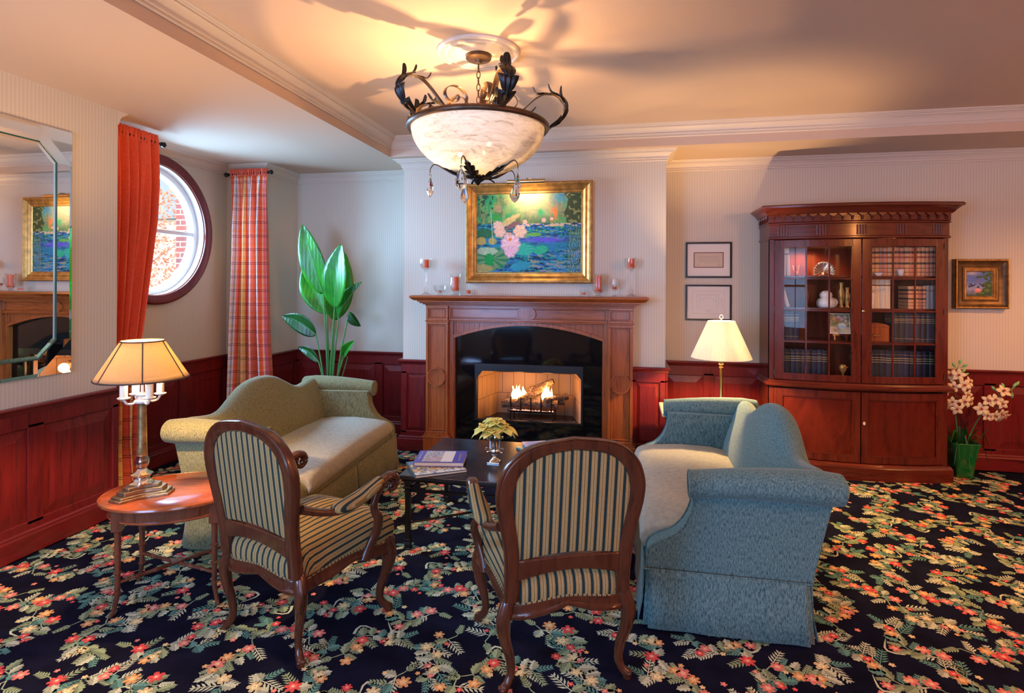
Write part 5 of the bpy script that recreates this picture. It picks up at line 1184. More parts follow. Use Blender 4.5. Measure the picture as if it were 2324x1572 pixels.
# ================================================================== bow-front display cabinet
CBX, CW, CD = 1.865, .665, .335           # centre x, half width, depth at the sides
CY0 = YB-.045-CD                           # front y at the corners
BOW = .10
def cab():
    t = thing('display_cabinet', 'tall bow-fronted mahogany cabinet with glazed bookcase doors against the right wall', 'cabinet', (CBX, YB-.045, 0))
    W_, WH = M['cab'], M['cab_h']
    def fy(x, o=0, cw=CW): return -CD-o-BOW*(1-min(1, abs(x)/cw)**2)
    def slab(mb, o, z0, z1, n=28, mi=0, back=0.0):
        hw = CW+o; pts = [(-hw, back)] + [(-hw+2*hw*i/n, fy((-hw+2*hw*i/n)*CW/hw, o)) for i in range(n+1)] + [(hw, back)]; mb.prism(pts, z0, z1, mi)
    def moulding(name, prof, parent=t):      # prof: (o, z) bottom to top
        rings = []; n = 28
        for o, z in prof:
            hw = CW+o; rings.append([(-hw, 0, z)] + [(-hw+2*hw*i/n, fy((-hw+2*hw*i/n)*CW/hw, o), z) for i in range(n+1)] + [(hw, 0, z)])
        mb = MB(); mb.loft(rings); return mb.build(name, WH, parent, smooth=30)
    moulding('plinth', [(.03, 0), (.03, .10), (.024, .108), (.018, .122), (.010, .128), (.0, .13)])
    # carcass: sides, back, floor, roof, shelves
    mb = MB()
    for s_ in (-1, 1):
        a, b_ = sorted((s_*CW, s_*(CW-.022))); mb.box(a, b_, -CD, 0, .13, 2.06)
    mb.box(-CW+.02, CW-.02, -.012, 0, .13, 2.06); mb.build('carcass', W_, t, smooth=0)
    mb = MB(); slab(mb, -.024, .13, .15); mb.build('bottom_board', WH, t, smooth=0)
    mb = MB(); slab(mb, -.020, .70, .72); mb.build('waist_board', WH, t, smooth=0)
    mb = MB(); slab(mb, -.024, 1.935, 1.955); mb.build('top_board', WH, t, smooth=0)
    moulding('waist_moulding', [(.0, .705), (.012, .712), (.030, .722), (.034, .735), (.026, .745), (.014, .752), (.008, .765), (.0, .77)])
    moulding('frieze', [(.004, 1.935), (.012, 1.942), (.012, 1.952), (.004, 1.958), (.004, 2.055), (.014, 2.062), (.014, 2.07), (.0, 2.075)])
    moulding('cornice', [(.004, 2.070), (.012, 2.080), (.012, 2.13), (.024, 2.138), (.030, 2.145), (.040, 2.160), (.062, 2.182), (.078, 2.190), (.080, 2.205), (.070, 2.215), (.0, 2.216)])
    # arcaded drops under the cornice: pointed arches and turned drops
    n = 19
    def place(s): # position along the front, -1..1
        hw = CW+.014; x = s*hw; return (x, fy(x*CW/hw, .014))
    for i in range(n):
        x, y = place(-1+2*(i+.5)/n); xa, ya = place(-1+2*i/n+.004)
        mb = MB(); mb.prism([(-.032, 2.138), (-.026, 2.130), (-.014, 2.122), (-.009, 2.112), (.009, 2.112), (.014, 2.122), (.026, 2.130), (.032, 2.138)], -.012, .006, 0, Matrix(((1,0,0,x),(0,0,1,y-.002),(0,1,0,0),(0,0,0,1)))); mb.lathe([(.002, 2.082), (.006, 2.088), (.0075, 2.096), (.004, 2.102), (.0085, 2.108), (.010, 2.118)], 8, (x, y-.010, 0)); mb.build('cornice_drop', W_, t, smooth=40)
    for i in range(4):
        for s_ in (-1, 1):
            y = -CD+.04+i*.075; mb = MB(); mb.lathe([(.002, 2.082), (.0075, 2.096), (.004, 2.102), (.010, 2.118), (.010, 2.137)], 8, (s_*(CW+.018), y, 0)); mb.build('cornice_drop', W_, t, smooth=40)
    # reeded blocks in the frieze
    for c in (-.86, -.44, .0, .44, .86):
        mb = MB()
        for k in range(4): x = c*CW+(k-1.5)*.021; mb.tube([(x, fy(x, .005), 1.967), (x, fy(x, .005), 2.045)], .0068, 8)
        mb.build('frieze_reeding', M['cab'], t)
    # stiles of the case
    for s_ in (-1, 1):
        for (z0, z1) in ((.13, .705), (.77, 1.935)):
            mb = MB(); xs = [s_*(CW-.0), s_*(CW-.035)]; xs.sort(); x0, x1 = xs
            mb.add([(x0, fy(x0), z0), (x1, fy(x1), z0), (x1, fy(x1)+.03, z0), (x0, fy(x0)+.03, z0), (x0, fy(x0), z1), (x1, fy(x1), z1), (x1, fy(x1)+.03, z1), (x0, fy(x0)+.03, z1)], [(0,3,2,1),(4,5,6,7),(0,1,5,4),(1,2,6,5),(2,3,7,6),(3,0,4,7)]); mb.build('corner_stile', W_, t, smooth=0)
    # doors
    def bowbox(mb, x0, x1, z0, z1, o0, o1, n=8, mi=0):
        pts = [(x0+(x1-x0)*i/n, fy(x0+(x1-x0)*i/n, o0)) for i in range(n+1)] + [(x1+(x0-x1)*i/n, fy(x1+(x0-x1)*i/n, o1)) for i in range(n+1)]; mb.prism(pts, z0, z1, mi)
    for s_ in (-1, 1):
        x0, x1 = sorted((s_*.004, s_*(CW-.037)))
        d = bpy.data.objects.new('glazed_door', None); C.objects.link(d); d.parent = t
        st = .062; z0, z1 = .775, 1.930; zi0, zi1 = z0+.055, z1-.060
        mb = MB(); bowbox(mb, x0, x0+st, z0, z1, .008, -.014); bowbox(mb, x1-st, x1, z0, z1, .008, -.014); bowbox(mb, x0+st, x1-st, z0, zi0, .008, -.014); bowbox(mb, x0+st, x1-st, zi1, z1, .008, -.014)
        mb.build('door_frame', W_, d, smooth=0, bevel=.002)
        xi0, xi1 = x0+st, x1-st; mb = MB()
        bowbox(mb, xi0-.002, xi0+.008, zi0, zi1, .010, -.004, 1); bowbox(mb, xi1-.008, xi1+.002, zi0, zi1, .010, -.004, 1)
        for k in (1, 2): x = lerp(xi0, xi1, k/3); bowbox(mb, x-.0055, x+.0055, zi0, zi1, .007, -.004, 1)
        for k in (1, 2, 3): z = lerp(zi0, zi1, k/4); bowbox(mb, xi0, xi1, z-.0055, z+.0055, .007, -.004)
        mb.build('glazing_bar', WH, d, smooth=0)
        mb = MB(); n_ = 12; mb.loft([[(lerp(xi0, xi1, i/n_), fy(lerp(xi0, xi1, i/n_), .0), z) for i in range(n_+1)] for z in (zi0, zi1)], False, False); mb.build('pane', M['pane'], d, smooth=30)
        hx = s_*(CW-.037)
        for z in (.83, 1.35, 1.87): mb = MB(); mb.tube([(hx, fy(hx, .012), z-.025), (hx, fy(hx, .012), z+.025)], .004, 6); mb.build('hinge', M['bronze'], d)
        # lower panelled door
        d = bpy.data.objects.new('panelled_door', None); C.objects.link(d); d.parent = t
        z0, z1 = .135, .700; mb = MB(); st = .055
        bowbox(mb, x0, x0+st, z0, z1, .008, -.014); bowbox(mb, x1-st, x1, z0, z1, .008, -.014); bowbox(mb, x0+st, x1-st, z0, z0+st, .008, -.014); bowbox(mb, x0+st, x1-st, z1-st, z1, .008, -.014); mb.build('door_frame', W_, d, smooth=0, bevel=.002)
        mb = MB(); bowbox(mb, x0+st-.003, x1-st+.003, z0+st-.003, z1-st+.003, .001, -.012); mb.build('door_panel', M['flame'], d, smooth=20)
        mb = MB(); q = .007
        for (a, b_, c, e) in ((x0+st, x1-st, z0+st, z0+st+q), (x0+st, x1-st, z1-st-q, z1-st), (x0+st, x0+st+q, z0+st, z1-st), (x1-st-q, x1-st, z0+st, z1-st)): bowbox(mb, a, b_, c, e, .010, .0)
        mb.build('panel_bead', WH, d, smooth=0)
        if s_ > 0:
            mb = MB(); T = Matrix(((1,0,0,.022),(0,0,1,fy(.022, .012)),(0,1,0,.455),(0,0,0,1))); mb.prism([(.009*math.cos(a), .014*math.sin(a)) for a in [2*PI*i/16 for i in range(16)]], -.002, .003, 0, T); mb.build('escutcheon', M['ivory'], d)
        else: kd = None
    mb = MB(); mb.lathe([(.010, 0), (.011, .004), (.006, .010), (.010, .018), (.006, .024), (.001, .026)], 14, T=Matrix.Translation((.012, fy(.012, .008), 1.352)) @ Matrix.Rotation(PI/2, 4, 'X')); mb.build('door_knob', M['brass'], t)
    for k, z in enumerate(SH):
        mb = MB(); slab(mb, -.045, z-.014, z); mb.build('shelf', WH, t, smooth=0)
    # lamps in the roof of the cabinet
    for x in (-.33, .30):
        mb = MB(); mb.lathe([(.022, -.004), (.026, 0), (.026, .008)], 16, (x, -.24, 1.925)); mb.build('puck_light', M['brass'], t)
        light('cabinet_light', 'SPOT', (CBX+x, YB-.045-.24, 1.918), 22, (1, .56, .26), .02, (0.12, 0, 0), angle=2.5, blend=.5)
    return t
M['flame'] = wood('flame_mahogany', (.105, .013, .007), (.040, .005, .003), sc=(5, 5, 1.7), rough=.2)
SH = (1.10, 1.37, 1.635)
cab()
# things inside -------------------------------------------------------
def bookmat(name, col, bands, gold=True):
    m, nt, b = newmat(name); setc(b, col, .5)
    t = nt.nodes.new('ShaderNodeTexCoord'); sp = nt.nodes.new('ShaderNodeSeparateXYZ'); L(nt, t.outputs['Generated'], sp.inputs[0])
    st = [(0, col)]
    for a, c, e in bands: st += [(a, e), (c, col)]
    r = ramp(nt, st, 'CONSTANT'); L(nt, sp.outputs[2], r.inputs[0]); L(nt, r.outputs[0], b.inputs['Base Color']); return m
BKM = {
 'tan': [bookmat('calf_spine_%s' % w_, c, [(.12,.14,(.03,.02,.015)), (.26,.28,(.03,.02,.015)), (.40,.47,(.05,.03,.02)), (.62,.68,(.25,.05,.03)), (.78,.86,(.05,.03,.02)), (.93,.95,(.6,.4,.15))]) for w_, c in (('warm', (.62,.33,.16)), ('red', (.52,.20,.11)))],
 'navy': [bookmat('dark_spine_%s' % w_, c, [(.10,.11,(.45,.33,.12)), (.66,.675,(.5,.38,.15)), (.72,.74,(.5,.38,.15)), (.78,.80,(.5,.38,.15)), (.88,.89,(.5,.38,.15))]) for w_, c in (('blue', (.016,.020,.055)), ('black', (.014,.014,.018)))],
 'pale': [bookmat('pale_spine_%s' % w_, c, [(.75,.8,(.2,.1,.06))]) for w_, c in (('cream', (.70,.60,.42)), ('salmon', (.62,.22,.13)), ('grey', (.30,.28,.26)))],
}
def book(x, z, w_, h, d_, mat_, label, group, tilt=0, y=None):
    y = YB-.045-(.03 if z < .8 else .09)-.03 if y is None else y
    """spine faces -y"""
    t = thing('book', label, 'book', (CBX+x, YB-.045-.03 if y is None else y, z), 0, group); t.rotation_euler = (0, tilt, 0)
    mb = MB(); n = 6
    sp = [(-w_/2+w_*i/n, -d_-.004*math.sin(PI*i/n)) for i in range(n+1)]
    mb.prism([(-w_/2, 0), (-w_/2, -d_)] + sp[1:-1] + [(w_/2, -d_), (w_/2, 0), (w_/2-.003, 0), (w_/2-.003, -d_+.006), (-w_/2+.003, -d_+.006), (-w_/2+.003, 0)], 0, h); mb.build('binding', mat_, t, smooth=30)
    mb = MB(); mb.box(-w_/2+.0032, w_/2-.0032, -d_+.0065, -.004, .004, h-.005); mb.build('page_block', M['cream'], t, smooth=0)
ORD = ['first','second','third','fourth','fifth','sixth','seventh','eighth','ninth','tenth','eleventh','twelfth','thirteenth','fourteenth','fifteenth','sixteenth','seventeenth','eighteenth','nineteenth','twentieth']
def row(x0, x1, z, w_, h, kind, label, group, d_=.17, jit=.1, mats=None):
    r_ = random.Random(int((x0+2)*1000+z*77)); x = x0; ms = mats or BKM[kind]; k = 0
    while x < x1-.008:
        ww = w_*r_.uniform(1-jit, 1+jit); ww = min(ww, x1-x)
        if ww < w_*.6: break
        book(x+ww/2, z, ww-.001, h*r_.uniform(.985, 1.0), d_, ms[(k*7+int(x*50)) % len(ms)], label % ORD[k], group); x += ww+.0005; k += 1
cl = -.60
row(.06, .62, SH[2], .030, .235, 'tan', 'tan banded leather volume, %s from the left on the right top shelf', 'leather volumes on the right top shelf')
row(.40, .53, SH[1], .034, .185, 'tan', 'tan banded volume, %s of the tan ones on the right second shelf', 'tan volumes on the right second shelf')
row(.53, .62, SH[1], .030, .190, 'pale', 'blue grey book, %s after the tan volumes on the right second shelf', 'grey books on the right second shelf', mats=[BKM['pale'][2]])
row(.08, .28, SH[1], .036, .245, 'pale', 'cream bound volume, %s from the left on the right second shelf', 'cream volumes on the right second shelf', mats=[BKM['pale'][0]])
row(.30, .62, SH[0], .040, .235, 'navy', 'navy gilt-lettered volume, %s from the left on the right third shelf', 'navy volumes on the right third shelf')
row(.05, .62, .722, .044, .30, 'navy', 'tall dark volume, %s from the left on the right bottom shelf', 'dark volumes on the right bottom shelf')
row(-.60, -.42, SH[0], .036, .235, 'navy', 'black gilt-banded volume, %s from the left on the left third shelf', 'black volumes on the left third shelf')
row(-.60, -.18, .722, .042, .29, 'navy', 'black gilt-banded volume, %s from the left on the left bottom shelf', 'black volumes on the left bottom shelf')
for k, (x, w_, h, tl, m_, lab) in enumerate([(-.575, .026, .225, .0, BKM['pale'][2], 'grey book standing at the far left of the top shelf'), (-.540, .030, .235, .0, BKM['pale'][0], 'cream book second from the left on the top shelf'), (-.503, .028, .235, -.06, BKM['pale'][0], 'cream book leaning on its neighbours on the top left shelf')]):
    book(x, SH[2]+.0005, w_, h, .17, m_, lab, 'loose books on the left top shelf', tl)
for k, (x, w_, h, tl, m_, lab) in enumerate([(-.585, .024, .18, -.16, BKM['pale'][1], 'salmon book leaning at the far left of the second shelf'), (-.545, .026, .20, -.20, BKM['pale'][0], 'cream book leaning in the middle of three on the second shelf'), (-.50, .026, .19, -.26, BKM['pale'][0], 'cream book leaning rightmost of three on the second shelf')]):
    book(x, SH[1]+.004, w_, h, .15, m_, lab, 'leaning books on the left second shelf', tl)
def ornaments():
    Y = YB-.045-.27
    def sl(name, label, cat, x, z, y=Y): return thing(name, label, cat, (CBX+x, y, z))
    porc = plain('white_porcelain', (.85,.80,.70), .25); silv = plain('hammered_silver', (.75,.68,.55), .22, .9)
    # scallop shell dish
    t = sl('shell_dish', 'fluted silver shell dish standing upright on the top left shelf', 'dish', -.23, SH[2]); mb = MB(); n = 40
    rings = []
    for j in range(7):
        f = j/6; row_ = []
        for i in range(n+1):
            a = PI*(-.12)+PI*1.24*i/n; rr = .085*f*(1+.03*math.cos(a*22)); row_.append((rr*math.cos(a), -.012-.02*f*f+.006*f*math.cos(a*22), .035+rr*math.sin(a)))
        rings.append(row_)
    mb.loft(rings, False, False); mb.build('shell', silv, t, smooth=60, solid=.003); mb = MB(); mb.lathe([(.035, 0), (.036, .006), (.012, .014), (.010, .038)], 20); mb.build('foot', silv, t)
    # glass cup
    t = sl('glass_cup', 'small clear glass cup beside the leaning books on the top left shelf', 'cup', -.435, SH[2]); mb = MB(); mb.lathe([(.016, 0), (.017, .003), (.005, .008), (.006, .025), (.022, .045), (.030, .075), (.032, .09), (.029, .09), (.020, .048), (.002, .03)], 24); mb.build('cup_body', M['crystal'], t)
    # porcelain pieces in front of the leather row
    t = sl('porcelain_dish', 'tiny white porcelain leaf dish before the tan volumes', 'dish', .17, SH[2], YB-.045-.33); mb = MB(); mb.lathe([(.014, 0), (.016, .004), (.026, .020), (.030, .026), (.026, .024), (.003, .008)], 20, lobes=5, lobe=.15); mb.build('dish_body', porc, t)
    t = sl('porcelain_cup', 'small white porcelain beaker before the tan volumes on the top right shelf', 'cup', .335, SH[2], YB-.045-.31); mb = MB(); mb.lathe([(.014, 0), (.018, .004), (.022, .045), (.024, .052), (.021, .05), (.003, .006)], 20); mb.build('cup_body', porc, t)
    # chubby sculpted figure (carved stone animal) and vases
    t = sl('stone_ornament', 'rounded white carved stone ornament on the second left shelf', 'ornament', -.20, SH[1]); mb = MB(); mb.lathe([(.06, 0), (.072, .012), (.076, .04), (.070, .065), (.045, .085), (.02, .10)], 24, lobes=5, lobe=.06); mb.ball((-.01, -.01, .105), .045, 16, 10, sz=.85, sx=1.1); mb.ball((.048, -.01, .045), .035, 12, 8); mb.ball((-.035, -.03, .12), .018, 10, 6); mb.build('carved_body', porc, t, smooth=60)
    t = sl('stone_ornament', 'tall white carved stone ornament at the left of the right second shelf', 'ornament', .115, SH[1], YB-.045-.31); mb = MB(); mb.lathe([(.035, 0), (.040, .01), (.042, .05), (.036, .07), (.044, .10), (.040, .125), (.02, .14), (.001, .142)], 20, lobes=4, lobe=.06); mb.build('carved_body', porc, t, smooth=60)
    for k, (x, h, m_, lab) in enumerate(((-.36, .20, M['gold_d'], 'tall bronze vase behind the left ornament on the second shelf'), (-.09, .21, M['gold'], 'slender gilt vase on the second left shelf'), (-.045, .17, M['gold'], 'shorter gilt vase near the door stile on the second left shelf'))):
        t = sl('bronze_vase', lab, 'vase', x, SH[1]); mb = MB(); mb.lathe([(.018, 0), (.020, .004), (.012, .02), (.022, h*.4), (.024, h*.6), (.012, h*.82), (.016, h*.97), (.017, h), (.012, h*.96), (.002, h*.5)], 24); mb.build('vase_body', m_, t)
    # floral picture tile on a stand
    t = sl('picture_tile', 'square tile painted with pink flowers on a small wooden stand', 'painted tile', -.105, SH[0]+.0, YB-.045-.30); t.rotation_euler = (-.16, 0, 0)
    mb = MB(); mb.box(-.080, .080, -.004, .004, .055, .225); mb.build('tile', porc, t, smooth=0, bevel=.002)
    def fl(u, v):
        c = np.zeros((len(u), 3))+np.array((.20,.22,.10)); n = vnoise(u, v, 14, 14, 41); c = mixc(c, (.45,.42,.22), (n > .5)*.7); c = mixc(c, (.62,.55,.36), (v < .33)*.9)
        for i, (a, b_, r, col) in enumerate(((.25,.78,.09,(.8,.3,.2)), (.45,.85,.09,(.85,.55,.45)), (.62,.75,.10,(.85,.4,.35)), (.8,.85,.08,(.8,.5,.4)), (.4,.66,.09,(.75,.2,.12)), (.82,.64,.07,(.85,.6,.5)), (.2,.6,.05,(.3,.45,.12)))): c = mixc(c, col, 1/(1+np.exp((np.hypot(u-a, v-b_)/r-1)*12)))
        c = mixc(c, (.72,.70,.62), 1/(1+np.exp((np.hypot((u-.62)/1.5, v-.38)/.15-1)*16))); c = mixc(c, (.55,.2,.15), 1/(1+np.exp((np.hypot((u-.3)/1.6, v-.18)/.09-1)*16))*(n > .4)); return c
    o = canvas('tile_picture', .146, .156, 46, 46, fl, t, -.0048, .3); o.location = (0, 0, .14)
    mb = MB(); mb.box(-.06, .06, -.016, .02, .040, .053); mb.box(-.05, -.04, -.01, .05, .0, .042); mb.box(.04, .05, -.01, .05, .0, .042); mb.build('stand', M['cab'], t, smooth=0)
    # mantel clock-like wooden casket, right third shelf
    t = sl('wooden_casket', 'red-brown wooden casket with arched lid on the third shelf, right door', 'casket', .165, SH[0], YB-.045-.24); mb = MB(); mb.box(-.095, .095, -.06, .06, .0, .115); mb.build('casket_body', M['mantel'], t, smooth=0, bevel=.003)
    mb = MB(); n = 12; pts = [(.098*math.cos(PI*i/n), .115+.035*math.sin(PI*i/n)) for i in range(n+1)]; mb.prism(pts, -.063, .063, 0, Matrix(((1,0,0,0),(0,0,1,0),(0,1,0,0),(0,0,0,1)))); mb.build('lid', M['mantel'], t, smooth=30)
    mb = MB(); mb.tube(catmull([(-.03, -.063, .06), (-.02, -.075, .05), (.02, -.075, .05), (.03, -.063, .06)], 5), .003, 6); mb.build('handle', M['brass'], t)
    # white tea light beside it and a low dish + figure on the bottom left
    t = sl('brass_bell', 'small gilt bird figure at the bottom left shelf, near the door stile', 'ornament', -.075, .722); mb = MB(); mb.lathe([(.03, 0), (.032, .008), (.01, .02), (.008, .10), (.02, .12), (.03, .15), (.02, .175), (.002, .18)], 20); mb.build('figure', M['gold'], t); t.name = 'gilt_ornament'
    mb = MB(); mb.lathe([(.001, 0), (.010, .01), (.001, .045)], 10, T=Matrix.Translation((0, 0, .165)) @ Matrix.Rotation(1.9, 4, 'Y')); mb.build('beak', M['gold'], t)
    t = sl('brass_dish', 'low brass dish on the bottom left shelf', 'dish', -.11, .722, YB-.045-.36); mb = MB(); mb.lathe([(.03, 0), (.032, .004), (.052, .014), (.056, .018), (.05, .016), (.003, .006)], 28); mb.build('dish_body', M['brass'], t)
ornaments()

# ================================================================== framed prints and small painting on the right wall
def prints():
    g = 'black-framed certificates beside the cabinet'
    ink = plain('grey_ink', (.42,.36,.30), .7)
    for k, (zc, lab) in enumerate(((1.785, 'black-framed certificate with brown inner border, upper of the pair beside the cabinet'), (1.392, 'black-framed pale line drawing, lower of the pair above the pleated lamp'))):
        t = thing('framed_certificate' if k == 0 else 'framed_drawing', lab, 'framed print', (.763, YB, zc), 0, g); w_, h = .405, .33
        frame('black_frame', w_, h, [(0, 0), (0, .018), (.004, .021), (.012, .021), (.016, .015), (.016, .004), (.0, .0)], M['black'], t)
        mb = MB(); mb.box(-w_/2+.014, w_/2-.014, -.006, -.001, -h/2+.014, h/2-.014); mb.build('mat_board', plain('cream_mat', (.86,.80,.72), .8), t, smooth=0)
        if k == 0:
            frame('inner_border', .262, .142, [(0, -.001), (0, .009), (.007, .009), (.007, -.001)], plain('brown_border', (.16,.05,.03), .6), t)
            mb = MB(); mb.box(-.125, .125, -.0075, -.006, -.065, .065); o = mb.build('parchment', plain('aged_parchment', (.70,.56,.42), .8, var=.06), t, smooth=0)
            mb = MB(); r_ = random.Random(2)
            for i in range(6):
                z = .032-i*.012; x = -.09 if i < 5 else -.035
                while x < (.09 if i < 5 else .035): q = r_.uniform(.006, .018); mb.box(x, x+q, -.0079, -.0074, z, z+.0035); x += q+.004
            mb.build('handwriting', ink, t, smooth=0)
            for s_ in (-1, 1):
                mb = MB(); mb.tube([(s_*.088+.008*math.cos(a), -.0078, -.042+.008*math.sin(a)) for a in [2*PI*i/16 for i in range(16)]], .0012, 5, loop=True); mb.build('seal', ink, t)
        else:
            mb = MB(); f = lambda a, b_: mb.tube([(a[0], -.0068, a[1]), (b_[0], -.0068, b_[1])], .0007, 5)
            for (a, b_) in (((-.14,.105),(.14,.105)), ((.14,.105),(.14,-.10)), ((.14,-.10),(-.14,-.10)), ((-.14,-.10),(-.14,.105)), ((-.10,.08),(.09,.08)), ((-.10,.065),(.09,.065)), ((-.10,.08),(-.10,-.055)), ((-.08,.065),(-.08,-.055)), ((.09,.08),(.09,-.055)), ((.07,.065),(.07,-.055)), ((.11,.04),(.125,-.04)), ((.125,.04),(.11,0))): f(a, b_)
            mb.tube([(-.08+.15*i/16, -.0068, .01+.035*math.sin(PI*i/16)) for i in range(17)], .0007, 5); mb.tube([(-.02, -.0068, -.075), (.02, -.0068, -.075)], .001, 5)
            mb.build('line_drawing', ink, t)
        mb = MB(); mb.box(-w_/2+.013, w_/2-.013, -.0125, -.0120, -h/2+.013, h/2-.013); mb.build('glass', M['pane'], t, smooth=0)
prints()
def small_painting():
    t = thing('framed_bird_painting', 'small gilt-framed painting of two birds and a pink flower, right of the cabinet', 'painting', (2.945, YB, 1.575)); w_, h = .400, .418
    frame('gilt_frame', w_, h, [(0, 0), (0, .045), (.008, .056), (.016, .058), (.026, .046), (.046, .030), (.062, .026), (.068, .034), (.076, .034), (.082, .022), (.092, .018), (.096, .018), (.096, 0)], M['gold_d'], t)
    frame('inner_slip', w_-.15, h-.15, [(0, .022), (.004, .036), (.010, .036), (.014, .026), (.020, .026), (.032, .012), (.032, .004)], M['gold'], t)
    mb = MB()
    for i in range(34):
        f = -w_/2+.01+(w_-.02)*i/33
        for z in (-h/2+.010, h/2-.010): mb.ball((f, -.056, z), .0068, 6, 4, sx=1.3)
    for i in range(35):
        f = -h/2+.01+(h-.02)*i/34
        for x in (-w_/2+.010, w_/2-.010): mb.ball((x, -.056, f), .0068, 6, 4, sz=1.3)
    mb.build('frame_beading', M['gold'], t)
    def fn(u, v):
        n = vnoise(u, v, 9, 9, 51); n2 = vnoise(u, v, 34, 34, 52); c = np.zeros((len(u), 3))+np.array((.13,.20,.50)); c = mixc(c, (.42,.42,.55), np.clip((.62-v)*2, 0, 1)); c = mixc(c, (.60,.50,.42), np.exp(-(((u-.22)/.2)**2+((v-.92)/.06)**2))*.9); c = mixc(c, (.07,.10,.09), np.clip((.26-v)*5+n*.6-.2, 0, 1))
        blob = lambda a, b_, rx, ry, ang=0: 1/(1+np.exp(np.clip((np.hypot(((u-a)*math.cos(ang)+(v-b_)*math.sin(ang))/rx, (-(u-a)*math.sin(ang)+(v-b_)*math.cos(ang))/ry)-1)*14, -40, 40)))
        for a, b_, rx, ry, an in ((.66,.96,.07,.05,0), (.85,.88,.12,.08,.5), (.97,.80,.08,.12,0), (.50,.78,.12,.05,.1), (.73,.75,.13,.06,-.8), (.93,.65,.08,.05,.3), (.75,.52,.14,.06,.5), (.88,.42,.14,.16,0), (.72,.45,.08,.06,0), (.80,.22,.2,.16,0), (.60,.12,.2,.10,0)): c = mixc(c, (.05,.10,.04), blob(a, b_, rx, ry, an)); c = mixc(c, (.14,.20,.07), blob(a-.01, b_+.02, rx*.6, ry*.5, an)*.8)
        c = mixc(c, (.02,.03,.02), blob(.20,.46,.10,.025,-.7)); c = mixc(c, (.02,.03,.02), blob(.28,.44,.12,.02,.55)); c = mixc(c, (.10,.05,.03), blob(.13,.40,.05,.045)); c = mixc(c, (.02,.03,.02), blob(.56,.47,.09,.02,-.8)); c = mixc(c, (.08,.07,.03), blob(.65,.43,.06,.06)); c = mixc(c, (.02,.05,.03), blob(.46,.37,.04,.045))
        c = mixc(c, (.55,.06,.05), blob(.43,.64,.06,.016,.9)); c = mixc(c, (.75,.20,.20), blob(.45,.24,.13,.085)); c = mixc(c, (.88,.45,.42), blob(.45,.26,.09,.05)*(n2 > .4)); c = mixc(c, (.80,.55,.20), blob(.45,.27,.035,.025)); return c*(.85+.3*n2[:, None])
    canvas('canvas', w_-.205, h-.205, 90, 90, fn, t, -.012)
small_painting()
# ================================================================== curtains
def plaid():
    m, nt, b = newmat('coral_plaid_cloth'); setc(b, (.8,.3,.2), .55); b.inputs['Sheen Weight'].default_value = .2
    t = nt.nodes.new('ShaderNodeAttribute'); t.attribute_name = 'Su'; tc = nt.nodes.new('ShaderNodeTexCoord'); sp = nt.nodes.new('ShaderNodeSeparateXYZ'); L(nt, tc.outputs['Object'], sp.inputs[0])
    def frac(src, per):
        mo = N(nt, 'ShaderNodeMath', operation='MULTIPLY_ADD'); mo.inputs[1].default_value = 1/per; mo.inputs[2].default_value = 40; L(nt, src, mo.inputs[0]); fr = N(nt, 'ShaderNodeMath', operation='FRACT'); L(nt, mo.outputs[0], fr.inputs[0]); return fr.outputs[0]
    CO, RD, YE_, WH, BL, PK = (.80,.13,.06), (.62,.05,.04), (.80,.52,.18), (.82,.74,.72), (.36,.46,.62), (.80,.25,.30)
    r = ramp(nt, [(0, CO), (.26, RD), (.30, YE_), (.42, CO), (.46, WH), (.55, BL), (.585, WH), (.64, CO), (.80, YE_), (.84, PK), (.93, WH), (.96, CO)], 'CONSTANT'); L(nt, frac(t.outputs['Fac'], .36), r.inputs[0])
    r2 = ramp(nt, [(0, (1,1,1)), (.28, (.42,.28,.30)), (.33, (1,1,1)), (.40, (.42,.28,.30)), (.45, (1,1,1)), (.68, (1.0,.80,.45)), (.80, (1,1,1)), (.86, (.70,.62,.75)), (.89, (1,1,1))], 'CONSTANT'); L(nt, frac(sp.outputs[2], .13), r2.inputs[0])
    mu = N(nt, 'ShaderNodeVectorMath', operation='MULTIPLY'); L(nt, r.outputs[0], mu.inputs[0]); L(nt, r2.outputs[0], mu.inputs[1]); L(nt, mu.outputs[0], b.inputs['Base Color']); return m
M['plaid'] = plaid(); M['coral'] = plain('coral_lining', (.84, .115, .045), .6, var=.08, vscale=60, bmp=.1, bscale=400, Sheen_Weight=.2)
def drape(name, m, parent, path, zt, zb, amp, folds, nu=160, nz=50, widths=None, ruffle=0, solid=.0015):
    """path(f, s): point along the rod line at fraction f and height fraction s (0 top..1 bottom) -> xy, normal dir"""
    mb = MB(); su = []
    def fn(u, v):
        z = lerp(zt, zb, v); (x, y), nrm = path(u, v); ph = folds*2*PI*u; a = amp(v)
        d = a*(math.sin(ph+.6*math.sin(ph*.37+2*v))+.35*math.sin(2.3*ph+1.3)); x += nrm[0]*d; y += nrm[1]*d
        su.append(u*1.15); return (x, y, z)
    mb.grid(fn, nu, nz); o = mb.build(name, m, parent, smooth=80, solid=solid)
    a = o.data.attributes.new('Su', 'FLOAT', 'POINT'); a.data.foreach_set('value', su); return o
def rod(t, a, b_, m=None):
    mb = MB(); mb.tube([a, b_], .009, 10); mb.build('rod', M['iron'], t)
    for p, q in ((a, b_), (b_, a)):
        d = (Vector(p)-Vector(q)).normalized(); T = Matrix.Translation(p) @ d.to_track_quat('Z', 'Y').to_matrix().to_4x4(); mb = MB(); mb.lathe([(.009, 0), (.016, .004), (.010, .012), (.020, .022), (.022, .032), (.014, .044), (.001, .050)], 14, T=T); mb.build('rod_finial', M['iron'], t)
